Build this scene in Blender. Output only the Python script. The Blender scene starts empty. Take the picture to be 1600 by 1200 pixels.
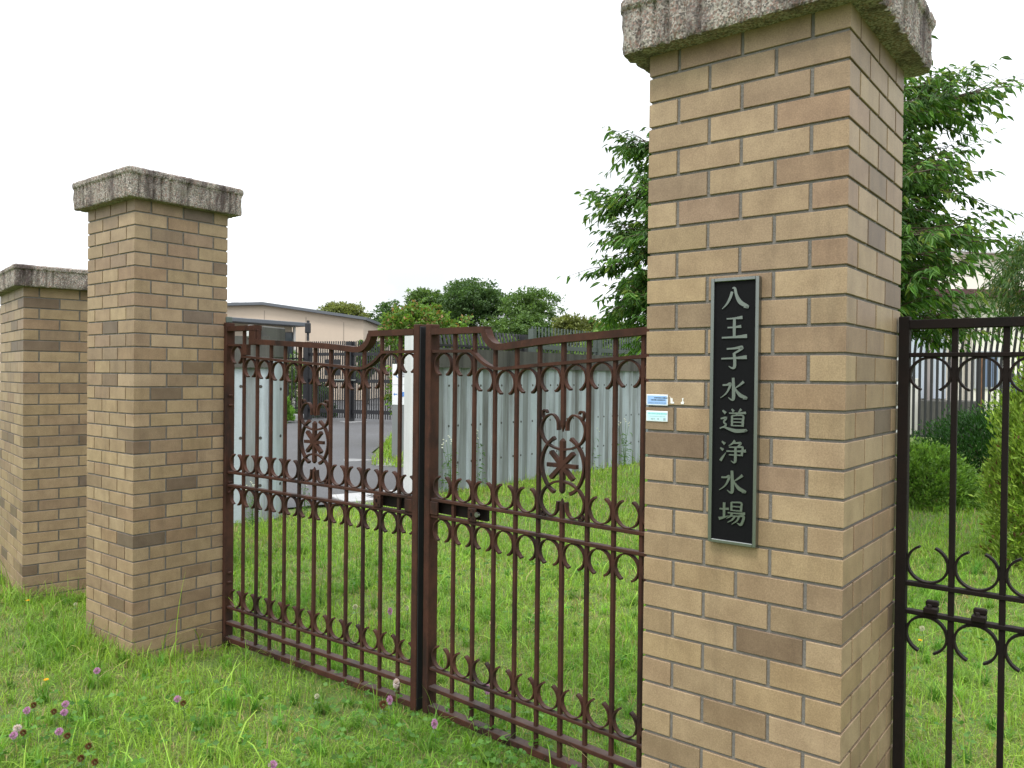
import bpy, math, random
import numpy as np
from mathutils import Matrix, Vector
rng = np.random.default_rng(7)
random.seed(7)
S = bpy.context.scene
COL = S.collection
R = math.radians

# ------------------------------------------------------------------ camera
FPX, PITCH, ROLL, EYE = 1240.3, -0.0103, 0.0104, 1.5
cam = bpy.data.cameras.new("camera")
cam_o = bpy.data.objects.new("camera", cam); COL.objects.link(cam_o)
fw = Vector((0, math.cos(PITCH), math.sin(PITCH))); up = Vector((0, -math.sin(PITCH), math.cos(PITCH))); rt = Vector((1, 0, 0))
c_, s_ = math.cos(ROLL), math.sin(ROLL)
rc = rt * c_ + up * s_; uc = rt * (-s_) + up * c_
cam_o.matrix_world = Matrix(((rc.x, uc.x, -fw.x, 0), (rc.y, uc.y, -fw.y, 0), (rc.z, uc.z, -fw.z, EYE), (0, 0, 0, 1)))
cam.sensor_width = 36; cam.sensor_fit = 'HORIZONTAL'; cam.lens = FPX / 1600 * 36
cam.clip_start = .05; cam.clip_end = 2000
S.camera = cam_o

# ------------------------------------------------------------------ world, sun, exposure
SUN_EL, SUN_ROT = R(58), R(212)
w = bpy.data.worlds.new("World"); S.world = w; w.use_nodes = True
nt = w.node_tree; N = nt.nodes; L = nt.links
bg = N['Background']; bg.inputs['Strength'].default_value = 0.1
sky = N.new('ShaderNodeTexSky'); sky.sky_type = 'NISHITA'; sky.sun_disc = False
sky.sun_elevation = SUN_EL; sky.sun_rotation = SUN_ROT; sky.air_density = 1.0; sky.dust_density = 2.0
tc = N.new('ShaderNodeTexCoord'); sep = N.new('ShaderNodeSeparateXYZ'); L.new(tc.outputs['Generated'], sep.inputs[0])
# overcast luminance: one third of the zenith at the horizon
mx = N.new('ShaderNodeMath'); mx.operation = 'MAXIMUM'; L.new(sep.outputs['Z'], mx.inputs[0]); mx.inputs[1].default_value = 0
ma = N.new('ShaderNodeMath'); ma.operation = 'MULTIPLY_ADD'; L.new(mx.outputs[0], ma.inputs[0]); ma.inputs[1].default_value = 17.5; ma.inputs[2].default_value = 8.6
nz = N.new('ShaderNodeTexNoise'); nz.inputs['Scale'].default_value = 2.6; nz.inputs['Detail'].default_value = 6; L.new(tc.outputs['Generated'], nz.inputs['Vector'])
mr = N.new('ShaderNodeMapRange'); L.new(nz.outputs['Fac'], mr.inputs[0]); mr.inputs[1].default_value = .42; mr.inputs[2].default_value = .60; mr.inputs[3].default_value = .74; mr.inputs[4].default_value = 1.16
mm = N.new('ShaderNodeMath'); mm.operation = 'MULTIPLY'; L.new(ma.outputs[0], mm.inputs[0]); L.new(mr.outputs[0], mm.inputs[1])
cc = N.new('ShaderNodeVectorMath'); cc.operation = 'SCALE'; cc.inputs[0].default_value = (.972, 1.0, 1.03); L.new(mm.outputs[0], cc.inputs['Scale'])
mixw = N.new('ShaderNodeMix'); mixw.data_type = 'RGBA'; mixw.inputs[0].default_value = .9
L.new(sky.outputs[0], mixw.inputs[6]); L.new(cc.outputs[0], mixw.inputs[7]); L.new(mixw.outputs[2], bg.inputs[0])
sun = bpy.data.lights.new("sun", 'SUN'); sun.energy = 1.5; sun.angle = R(14); sun.color = (1, .96, .9)
sun_o = bpy.data.objects.new("sun", sun); COL.objects.link(sun_o)
sd = Vector((math.sin(SUN_ROT) * math.cos(SUN_EL), math.cos(SUN_ROT) * math.cos(SUN_EL), math.sin(SUN_EL)))
sun_o.rotation_euler = sd.to_track_quat('Z', 'Y').to_euler(); sun_o.location = (0, 0, 30)
S.view_settings.view_transform = 'Standard'; S.view_settings.look = 'None'; S.view_settings.exposure = 0.45; S.view_settings.gamma = 1
S.cycles.max_bounces = 6; S.cycles.transparent_max_bounces = 8

# ------------------------------------------------------------------ pixel helpers (photo pixels -> points of the place)
def ray(px, py):
    U = (px - 800) / FPX; V = (600 - py) / FPX
    d = fw + rc * U + uc * V
    return np.array(d)
def ground(px, py, z=0.0):
    d = ray(px, py); t = (z - EYE) / d[2]; return d * t + np.array([0, 0, EYE])
def at(px, py, y):
    d = ray(px, py); return d * (y / d[1]) + np.array([0, 0, EYE])

# ------------------------------------------------------------------ object helpers
def lin(r, g, b):
    f = lambda v: (v / 255 / 12.92) if v <= 10 else ((v / 255 + .055) / 1.055) ** 2.4
    return (f(r), f(g), f(b))
def tag(o, label, cat, group=None, kind=None):
    if label: o['label'] = label
    if cat: o['category'] = cat
    if group: o['group'] = group
    if kind: o['kind'] = kind
    return o
def empty(name, loc, label=None, cat=None, group=None):
    o = bpy.data.objects.new(name, None); COL.objects.link(o); o.location = tuple(float(v) for v in loc)
    o.empty_display_size = .1
    return tag(o, label, cat, group)
def children(o): return [c for c in bpy.data.objects if c.parent == o]
def copy_tree(o, parent=None):
    kids = [c for c in o.children]
    c = o.copy(); COL.objects.link(c)
    if parent: c.parent = parent
    for k in kids: copy_tree(k, c)
    return c
def offs(parent):
    v = np.zeros(3); p = parent
    while p is not None:
        v += np.array(p.location); p = p.parent
    return v
def link_mesh(name, me, mats, parent=None):
    for m in (mats if isinstance(mats, (list, tuple)) else [mats]): me.materials.append(m)
    o = bpy.data.objects.new(name, me); COL.objects.link(o)
    if parent: o.parent = parent
    return o
class MB:
    """collects polygons with a colour each; build() links ONE mesh object"""
    def __init__(s): s.v = []; s.f = []; s.c = []; s.m = []
    def poly(s, pts, col=(1, 1, 1), mi=0):
        b = len(s.v); s.v.extend([tuple(map(float, p)) for p in pts]); s.f.append(tuple(range(b, b + len(pts)))); s.c.append(col); s.m.append(mi)
    def mesh(s, V, F, col=(1, 1, 1), mi=0):
        b = len(s.v); s.v.extend([tuple(map(float, p)) for p in V])
        for f in F: s.f.append(tuple(b + i for i in f)); s.c.append(col); s.m.append(mi)
    def box(s, o, ax, ay, az, lo, hi, col=(1, 1, 1), mi=0, bev=0.0):
        """box in the frame o + x*ax + y*ay + z*az"""
        o, ax, ay, az = map(np.asarray, (o, ax, ay, az))
        P = lambda x, y, z: o + ax * x + ay * y + az * z
        (x0, y0, z0), (x1, y1, z1) = lo, hi
        if bev <= 0:
            V = [P(x, y, z) for x in (x0, x1) for y in (y0, y1) for z in (z0, z1)]
            F = [(0, 1, 3, 2), (4, 6, 7, 5), (0, 4, 5, 1), (2, 3, 7, 6), (0, 2, 6, 4), (1, 5, 7, 3)]
        else:
            b = bev; V = []; F = []; idx = {}
            for ix, x in enumerate((x0, x1)):
                for iy, y in enumerate((y0, y1)):
                    for iz, z in enumerate((z0, z1)):
                        sx, sy, sz = (1 if ix == 0 else -1), (1 if iy == 0 else -1), (1 if iz == 0 else -1)
                        for k, (dx, dy, dz) in enumerate(((0, 1, 1), (1, 0, 1), (1, 1, 0))):
                            idx[ix, iy, iz, k] = len(V); V.append(P(x + sx * b * dx, y + sy * b * dy, z + sz * b * dz))
            for k in range(3):
                for e in (0, 1):
                    q = []
                    for (u, v) in ((0, 0), (1, 0), (1, 1), (0, 1)):
                        t = [u, v]; t.insert(k, e); q.append(idx[t[0], t[1], t[2], k])
                    F.append(tuple(q))
            for k in range(3):      # edges along axis k
                o1, o2 = [a for a in range(3) if a != k]
                for a in (0, 1):
                    for b2 in (0, 1):
                        q = []
                        for (e, kk) in ((0, o1), (1, o1), (1, o2), (0, o2)):
                            t = [0, 0, 0]; t[k] = e; t[o1] = a; t[o2] = b2
                            q.append(idx[t[0], t[1], t[2], kk])
                        F.append(tuple(q))
            for ix in (0, 1):
                for iy in (0, 1):
                    for iz in (0, 1): F.append(tuple(idx[ix, iy, iz, k] for k in range(3)))
        s.mesh(V, F, col, mi)
    def tube(s, pts, rad, n=8, col=(1, 1, 1), mi=0, caps=True):
        pts = [np.asarray(p, float) for p in pts]
        rad = rad if hasattr(rad, '__len__') else [rad] * len(pts)
        V = []; F = []; ref = np.array([.31, .17, .93])
        for i, p in enumerate(pts):
            t = pts[min(i + 1, len(pts) - 1)] - pts[max(i - 1, 0)]; t = t / (np.linalg.norm(t) + 1e-9)
            a = np.cross(t, ref)
            if np.linalg.norm(a) < .05: a = np.cross(t, [1, 0, 0])
            a /= np.linalg.norm(a); b = np.cross(t, a)
            for k in range(n):
                th = 2 * math.pi * k / n; V.append(p + rad[i] * (a * math.cos(th) + b * math.sin(th)))
        for i in range(len(pts) - 1):
            for k in range(n):
                k2 = (k + 1) % n; F.append((i * n + k, i * n + k2, (i + 1) * n + k2, (i + 1) * n + k))
        if caps: F.append(tuple(range(n))[::-1]); F.append(tuple((len(pts) - 1) * n + k for k in range(n)))
        s.mesh(V, F, col, mi)
    def build(s, name, mats, parent=None, smooth=False, recalc=True):
        off = offs(parent)
        me = bpy.data.meshes.new(name)
        me.from_pydata((np.array(s.v) - off).tolist(), [], s.f)
        at_ = me.attributes.new("tint", 'FLOAT_COLOR', 'FACE')
        arr = np.ones((len(s.f), 4), np.float32); arr[:, :3] = np.array(s.c, np.float32)[:, :3]
        at_.data.foreach_set('color', arr.ravel())
        me.polygons.foreach_set('material_index', np.array(s.m, np.int32))
        if smooth: me.polygons.foreach_set('use_smooth', np.ones(len(s.f), bool))
        if recalc:
            import bmesh
            bm = bmesh.new(); bm.from_mesh(me); bmesh.ops.recalc_face_normals(bm, faces=bm.faces); bm.to_mesh(me); bm.free()
        me.update()
        return link_mesh(name, me, mats, parent)
def np_mesh(name, V, F, C, mats, parent=None, smooth=False):
    """V (n,3), F (m,k) faces of one size, C (n,3) colour of each point"""
    V = np.asarray(V, np.float32) - offs(parent).astype(np.float32)
    me = bpy.data.meshes.new(name); n, (m, k) = len(V), F.shape
    me.vertices.add(n); me.vertices.foreach_set('co', np.ascontiguousarray(V, np.float32).ravel())
    me.loops.add(m * k); me.loops.foreach_set('vertex_index', np.ascontiguousarray(F, np.int32).ravel())
    me.polygons.add(m); me.polygons.foreach_set('loop_start', np.arange(0, m * k, k, dtype=np.int32))
    me.polygons.foreach_set('loop_total', np.full(m, k, np.int32))
    if smooth: me.polygons.foreach_set('use_smooth', np.ones(m, bool))
    a = me.attributes.new("tint", 'FLOAT_COLOR', 'POINT')
    arr = np.ones((n, 4), np.float32); arr[:, :3] = C; a.data.foreach_set('color', arr.ravel())
    me.update(calc_edges=True); me.validate()
    return link_mesh(name, me, mats, parent)

# ------------------------------------------------------------------ materials
def new_mat(name):
    m = bpy.data.materials.new(name); m.use_nodes = True
    return m, m.node_tree.nodes, m.node_tree.links, m.node_tree.nodes['Principled BSDF']
def mixrgb(Nn, Ll, fac, a, b, mode='MIX'):
    n = Nn.new('ShaderNodeMix'); n.data_type = 'RGBA'; n.blend_type = mode
    for i, v in ((0, fac), (6, a), (7, b)):
        if hasattr(v, 'is_output') or hasattr(v, 'links'): Ll.new(v, n.inputs[i])
        elif i == 0: n.inputs[0].default_value = v
        else: n.inputs[i].default_value = (*v[:3], 1)
    return n.outputs[2]
def noise(Nn, Ll, scale, detail=4, rough=.55, stretch=None, seed=0.0):
    t = Nn.new('ShaderNodeTexCoord'); mp = Nn.new('ShaderNodeMapping'); Ll.new(t.outputs['Object'], mp.inputs[0])
    mp.inputs['Location'].default_value = (seed, seed * 1.7, seed * .3)
    if stretch: mp.inputs['Scale'].default_value = stretch
    n = Nn.new('ShaderNodeTexNoise'); n.inputs['Scale'].default_value = scale; n.inputs['Detail'].default_value = detail; n.inputs['Roughness'].default_value = rough
    Ll.new(mp.outputs[0], n.inputs['Vector']); return n.outputs['Fac']
def ramp(Nn, Ll, src, lo, hi, a=0.0, b=1.0):
    r = Nn.new('ShaderNodeMapRange'); Ll.new(src, r.inputs[0]); r.inputs[1].default_value = lo; r.inputs[2].default_value = hi
    r.inputs[3].default_value = a; r.inputs[4].default_value = b; return r.outputs[0]
def bump(Nn, Ll, b, src, strength, dist=.01):
    n = Nn.new('ShaderNodeBump'); n.inputs['Strength'].default_value = strength; n.inputs['Distance'].default_value = dist
    Ll.new(src, n.inputs['Height']); Ll.new(n.outputs[0], b.inputs['Normal'])
def tint(Nn):
    a = Nn.new('ShaderNodeAttribute'); a.attribute_name = "tint"; return a.outputs['Color']
def simple(name, col, rough=.6, metal=0.0, var=.15, scale=12, bmp=0.0, use_tint=False, stretch=None):
    m, n, l, b = new_mat(name)
    f = noise(n, l, scale, 5, stretch=stretch)
    c = mixrgb(n, l, f, tuple(v * (1 - var) for v in col), tuple(min(1, v * (1 + var)) for v in col))
    if use_tint: c = mixrgb(n, l, 1.0, c, tint(n), 'MULTIPLY')
    l.new(c, b.inputs['Base Color']); b.inputs['Roughness'].default_value = rough; b.inputs['Metallic'].default_value = metal
    if bmp: bump(n, l, b, noise(n, l, scale * 3, 4), bmp)
    return m
def leaf_mat(name, trans=.35, rough=.5):
    m, n, l, b = new_mat(name)
    c = tint(n); l.new(c, b.inputs['Base Color']); b.inputs['Roughness'].default_value = rough
    b.inputs['Specular IOR Level'].default_value = .3
    t = n.new('ShaderNodeBsdfTranslucent'); tcx = mixrgb(n, l, 1.0, c, (1.25, 1.3, .6), 'MULTIPLY'); l.new(tcx, t.inputs[0])
    mx_ = n.new('ShaderNodeMixShader'); mx_.inputs[0].default_value = trans
    l.new(b.outputs[0], mx_.inputs[1]); l.new(t.outputs[0], mx_.inputs[2]); l.new(mx_.outputs[0], n['Material Output'].inputs[0])
    return m
M = {}
def m_tile():
    m, n, l, b = new_mat("brick tile")
    f = noise(n, l, 300, 3); g = noise(n, l, 14, 4, seed=3); h = noise(n, l, 55, 3, stretch=(1, 1, .25))
    c = mixrgb(n, l, ramp(n, l, f, .35, .7), (.80, .79, .78), (1.08, 1.08, 1.08))
    c2 = mixrgb(n, l, ramp(n, l, g, .34, .66), (.86, .835, .81), (1.07, 1.07, 1.05))
    c3 = mixrgb(n, l, ramp(n, l, h, .3, .7), (.96, .96, .96), (1.03, 1.03, 1.03))
    st = noise(n, l, 16, 5, .6, stretch=(1, 1, .06), seed=11); c4 = mixrgb(n, l, ramp(n, l, st, .56, .72), (1, 1, 1), (.86, .86, .87))
    c = mixrgb(n, l, 1, mixrgb(n, l, 1, mixrgb(n, l, 1, c, c2, 'MULTIPLY'), c3, 'MULTIPLY'), c4, 'MULTIPLY')
    l.new(mixrgb(n, l, 1, tint(n), c, 'MULTIPLY'), b.inputs['Base Color'])
    b.inputs['Roughness'].default_value = .55; b.inputs['Specular IOR Level'].default_value = .35
    bump(n, l, b, f, .08, .002); return m
M['tile'] = m_tile()
M['mortar'] = simple("mortar", (.165, .152, .138), .95, var=.35, scale=60, bmp=.4)
def m_granite():
    m, n, l, b = new_mat("weathered granite")
    v = n.new('ShaderNodeTexVoronoi'); v.inputs['Scale'].default_value = 210
    t = n.new('ShaderNodeTexCoord'); l.new(t.outputs['Object'], v.inputs['Vector'])
    bw = n.new('ShaderNodeSeparateColor'); l.new(v.outputs['Color'], bw.inputs[0])
    c = mixrgb(n, l, ramp(n, l, bw.outputs[0], .15, .85), (.11, .097, .087), (.40, .362, .322))
    c = mixrgb(n, l, ramp(n, l, bw.outputs[1], .75, .8), c, (.25, .17, .14))
    st = noise(n, l, 7, 6, .65, stretch=(1, 1, .28), seed=5)
    c = mixrgb(n, l, ramp(n, l, st, .50, .66, 0, .85), c, (.040, .024, .024))
    li = noise(n, l, 10, 5, .6, seed=9)
    c = mixrgb(n, l, ramp(n, l, li, .56, .72, 0, .5), c, (.18, .17, .12))
    l.new(c, b.inputs['Base Color']); b.inputs['Roughness'].default_value = .9
    bump(n, l, b, noise(n, l, 150, 4), .7, .006); return m
M['granite'] = m_granite()
def m_iron(name, base, red, dark):
    m, n, l, b = new_mat(name)
    f = noise(n, l, 9, 6, .7); g = noise(n, l, 70, 4, seed=4); h = noise(n, l, 3.5, 5, .7, stretch=(1, 1, .35), seed=8)
    c = mixrgb(n, l, ramp(n, l, f, .35, .65), base, red)
    c = mixrgb(n, l, ramp(n, l, h, .52, .62, 0, .8), c, dark)
    c = mixrgb(n, l, ramp(n, l, g, .62, .75, 0, .35), c, tuple(v * 2.1 for v in red))
    geo = n.new('ShaderNodeNewGeometry'); sp = n.new('ShaderNodeSeparateXYZ'); l.new(geo.outputs['Normal'], sp.inputs[0])
    dust = n.new('ShaderNodeMath'); dust.operation = 'MULTIPLY'; l.new(ramp(n, l, sp.outputs[2], .7, 1.0, 0, .5), dust.inputs[0]); l.new(ramp(n, l, f, .35, .6, .5, 1), dust.inputs[1])
    c = mixrgb(n, l, dust.outputs[0], c, tuple(v * 1.4 + base[0] * 1.1 for v in (.03, .025, .022)))
    l.new(c, b.inputs['Base Color']); b.inputs['Roughness'].default_value = .7; b.inputs['Specular IOR Level'].default_value = .15
    bump(n, l, b, g, .25, .003); return m
M['iron'] = m_iron("rust brown iron paint", (.036, .0175, .0125), (.066, .0272, .0175), (.017, .0115, .0098))
M['iron_dark'] = m_iron("shade toned brown iron", (.0080, .0058, .0052), (.012, .0072, .006), (.006, .005, .0047))  # darker copy of the gate iron; the railing's shaded side is in the colour
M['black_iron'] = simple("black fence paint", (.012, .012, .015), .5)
M['grey_iron'] = simple("grey green fence paint", (.075, .095, .085), .6)
M['steel'] = simple("brushed steel", (.23, .245, .235), .38, 1.0, var=.2, scale=90, stretch=(1, 1, .03))
M['letter'] = simple("dull metal lettering", (.20, .225, .205), .42, 1.0, var=.15, scale=60)
M['plaque'] = simple("black plaque paint", (.006, .006, .007), .6, var=.3, scale=220, bmp=.12)
M['plaque'].node_tree.nodes['Principled BSDF'].inputs['Specular IOR Level'].default_value = .08
M['white'] = simple("white", (.62, .63, .64), .6, var=.06)
M['plain'] = simple("coloured surface", (1, 1, 1), .6, var=.05, use_tint=True)
M['leaf'] = leaf_mat("leaf")
M['grass'] = leaf_mat("grass blade", .4, .55)
M['bark'] = simple("bark", (.10, .08, .06), .95, var=.4, scale=18, bmp=.6, stretch=(1, 1, .3))
M['twig'] = simple("twig", (.075, .05, .03), .9, var=.3)
M['petal'] = leaf_mat("petal", .3, .7)

# ------------------------------------------------------------------ layout of the pillars and the gate
C0 = np.array([.7931, 1.8873]); C1 = np.array([-1.9566, 4.1053]); W = .5335
TH = R(38.4); dL = np.array([-math.cos(TH), math.sin(TH)]); dR = np.array([math.sin(TH), math.cos(TH)])
C2 = np.array([-3.172, 5.15]); W2 = .893; TH2 = R(41); eR = np.array([math.cos(TH2), math.sin(TH2)]); eL = np.array([-math.sin(TH2), math.cos(TH2)])
GA = np.array([-1.60694521, 4.51992909]); GB = np.array([-.44193846, 3.64926829])
GC = np.array([-.33927684, 3.5929478]); GD = np.array([.47182496, 2.87298916])
gL = (GB - GA) / np.linalg.norm(GB - GA); gR = (GD - GC) / np.linalg.norm(GD - GC)
Z = np.array([0, 0, 1.0])
def v3(p, z=0.0): return np.array([p[0], p[1], z])
def smooth(t): t = np.clip(t, 0, 1); return t * t * (3 - 2 * t)
def hsh(x, y, k): return np.sin(x * 1.7 * k + 1.3 * k) * np.cos(y * 1.3 * k - .7 * k)
def gz(x, y):
    x = np.asarray(x, float); y = np.asarray(y, float)
    off = (x - C0[0]) * dR[0] + (y - C0[1]) * dR[1]
    return -.065 * smooth((off + .05) / .6) + .012 * hsh(x, y, 1.1) + .006 * hsh(x, y, 3.3)

# ------------------------------------------------------------------ ground
def m_ground():
    m, n, l, b = new_mat("turf soil")
    f = noise(n, l, 1.6, 6, .6); g = noise(n, l, 40, 5, .7, seed=2); h = noise(n, l, 5, 5, seed=7)
    c = mixrgb(n, l, ramp(n, l, g, .3, .7), (.08, .125, .028), (.16, .235, .045))
    c = mixrgb(n, l, ramp(n, l, h, .5, .66, 0, .6), c, (.14, .12, .055))
    c = mixrgb(n, l, ramp(n, l, f, .4, .7, 0, .4), c, (.07, .12, .02))
    l.new(c, b.inputs['Base Color']); b.inputs['Roughness'].default_value = 1; bump(n, l, b, g, .8, .03); return m
M['ground'] = m_ground()
xs = np.concatenate([[-420, -150, -60, -25], np.linspace(-12, 14, 140), [25, 60, 150, 420]])
ys = np.concatenate([[-60, -15, -4], np.linspace(-1, 26, 140), [40, 80, 180, 600]])
GX, GY = np.meshgrid(xs, ys); nx_, ny_ = len(xs), len(ys)
V = np.stack([GX.ravel(), GY.ravel(), gz(GX, GY).ravel()], 1)
ii = (np.arange(ny_ - 1)[:, None] * nx_ + np.arange(nx_ - 1)[None]).ravel()
F = np.stack([ii, ii + 1, ii + 1 + nx_, ii + nx_], 1)
g_o = np_mesh("ground", V, F, np.ones((len(V), 3)), M['ground'], smooth=True); g_o['kind'] = 'structure'

def m_asphalt():
    m, n, l, b = new_mat("worn asphalt")
    f = noise(n, l, .45, 5, .6); g = noise(n, l, 45, 3, .8, seed=3); h = noise(n, l, 3, 5, seed=5)
    c = mixrgb(n, l, ramp(n, l, g, .25, .75), (.045, .045, .049), (.105, .105, .108))
    c = mixrgb(n, l, ramp(n, l, f, .42, .56, 0, .7), c, (.066, .065, .066))
    c = mixrgb(n, l, ramp(n, l, h, .6, .75, 0, .4), c, (.125, .122, .12))
    l.new(c, b.inputs['Base Color']); b.inputs['Roughness'].default_value = .9; bump(n, l, b, g, .5, .01); return m
M['asphalt'] = m_asphalt()
M['concrete_strip'] = simple("pale concrete", (.36, .36, .36), .85, var=.2, scale=6, bmp=.3)
M['worn_patch'] = simple("worn pale asphalt", (.20, .20, .20), .9, var=.35, scale=9, bmp=.3)
def sheet(name, pts, z, mat):
    mb = MB(); mb.poly([(x, y, z) for x, y in pts]); o = mb.build(name, mat); o['kind'] = 'structure'
    if o.data.polygons[0].normal.z < 0: o.data.flip_normals()
    return o
AZ = -.04
sheet("road", [(-2.75, 8.95), (-1.15, 10.1), (-1.25, 13.2), (-2.0, 14.2), (-2.75, 15.6), (-2.95, 19), (-1.5, 24), (9, 27), (20, 30), (20, 80), (-40, 80), (-40, 12), (-6, 10.2)], AZ, M['asphalt'])
# pale gutter strip with a drain at the mouth of the road
kb = MB()
k0, k1 = np.array([-1.95, 9.45]), np.array([-1.12, 10.0]); kd = (k1 - k0) / np.linalg.norm(k1 - k0); kn = np.array([-kd[1], kd[0]])
kb.box(v3(k0), v3(kd), v3(kn), Z, (0, 0, -.1), (float(np.linalg.norm(k1 - k0)), .62, AZ + .02), bev=.006)
o = kb.build("kerb", M['concrete_strip']); o['kind'] = 'structure'
dr = MB(); dr.box(v3(k0, AZ + .02), v3(kd), v3(kn), Z, (.36, .1, 0), (.95, .34, .008), (.25, .25, .25), bev=.002)
for k in range(12):
    dr.box(v3(k0, AZ + .02), v3(kd), v3(kn), Z, (.385 + k * .047, .12, .009), (.41 + k * .047, .32, .013), (.01, .01, .01))
o = dr.build("drain_grate", M['plain']); tag(o, "small metal drain grate in the pale strip at the road mouth behind the gate", "drain grate")
# chalky white patches worn on the road
for i, (px, py, wx, wy) in enumerate([(551, 659, .42, .22), (556, 719, .26, .10), (612, 726, .28, .1)]):
    p = ground(px, py, AZ); pts = []
    for k in range(14):
        a = 2 * math.pi * k / 14; r_ = 1 + .25 * math.sin(3 * a + i)
        pts.append((p[0] + wx * r_ * math.cos(a), p[1] + wy * 2.2 * r_ * math.sin(a)))
    sheet("road_patch", pts, AZ + .004, M['worn_patch'])

# ------------------------------------------------------------------ brick pillars
TC = [(.345, .248, .152), (.333, .238, .145), (.315, .224, .136), (.352, .256, .160), (.300, .215, .132)]
TM = [(.262, .183, .117), (.272, .188, .123), (.246, .174, .112), (.278, .186, .117)]
TD = [(.172, .120, .082), (.16, .115, .085), (.19, .130, .085)]
def tile_col(r):
    u = r.random()
    c = r.choice(TC) if u < .66 else (r.choice(TM) if u < .95 else r.choice(TD))
    k = r.uniform(.94, 1.05) * .97; return (c[0] * k, c[1] * k * r.uniform(.985, 1.015), c[2] * k * r.uniform(.96, 1.04))
def brick_shaft(C, d1, d2, Wd, rows, rh, ztop, jo, je, parent, seed, jw=.0092, jh=.0078, depth=.0062):
    """square shaft; corner C, sides along d1 and d2; jo/je joints on odd / even courses"""
    r = random.Random(seed); mb = MB()
    P = [np.array(C), np.array(C) + d2 * Wd, np.array(C) + d2 * Wd + d1 * Wd, np.array(C) + d1 * Wd]
    mid = sum(P) / 4
    for k in range(rows):
        zt, zb = ztop - k * rh, ztop - (k + 1) * rh + jh
        js = jo if k % 2 == 0 else je
        corner = [tile_col(r) for _ in range(4)]
        for s in range(4):
            A, B = P[s], P[(s + 1) % 4]; t = (B - A) / Wd; nrm = np.array([t[1], -t[0]])
            if np.dot(nrm, (A + B) / 2 - mid) < 0: nrm = -nrm
            ed = [0] + list(js) + [Wd]
            for q in range(len(ed) - 1):
                a0, a1 = ed[q] + (jw / 2 if q else 0), ed[q + 1] - (jw / 2 if q < len(ed) - 2 else 0)
                first, last = q == 0, q == len(ed) - 2
                col = corner[s] if first else (corner[(s + 1) % 4] if last else tile_col(r))
                ch = .0012; jit = r.uniform(-.0005, .0005) if not (first or last) else 0
                def pt(x, z, dn): return (*(A + t * x + nrm * dn), z)
                x0, x1 = a0 + (0 if first else ch), a1 - (0 if last else ch)
                fr = [pt(x0, zb + ch, jit), pt(x1, zb + ch, jit), pt(x1, zt - ch, jit), pt(x0, zt - ch, jit)]
                m0, m1 = (a0 + depth if first else a0), (a1 - depth if last else a1)
                rim = [pt(a0, zb, -ch), pt(a1, zb, -ch), pt(a1, zt, -ch), pt(a0, zt, -ch)]
                if first: rim[0] = pt(a0 + ch, zb, -ch); rim[3] = pt(a0 + ch, zt, -ch)
                if last: rim[1] = pt(a1 - ch, zb, -ch); rim[2] = pt(a1 - ch, zt, -ch)
                bk = [pt(m0, zb, -depth), pt(m1, zb, -depth), pt(m1, zt, -depth), pt(m0, zt, -depth)]
                mb.poly(fr, col)
                for e in range(4):
                    e2 = (e + 1) % 4
                    if (e == 1 and last) or (e == 3 and first): continue
                    mb.poly([rim[e], rim[e2], fr[e2], fr[e]], col)
                    mb.poly([bk[e], bk[e2], rim[e2], rim[e]], col)
    dd = depth - .001
    q = [np.array(C) + (d1 + d2) * dd, np.array(C) + d2 * (Wd - dd) + d1 * dd, np.array(C) + (d1 + d2) * (Wd - dd), np.array(C) + d1 * (Wd - dd) + d2 * dd]
    zb = ztop - rows * rh - .1
    for s in range(4):
        a, b = q[s], q[(s + 1) % 4]; mb.poly([v3(a, zb), v3(b, zb), v3(b, ztop + .0), v3(a, ztop + .0)], (1, 1, 1), 1)
    return mb.build("brick_shaft", [M['tile'], M['mortar']], parent, recalc=False)
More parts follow.
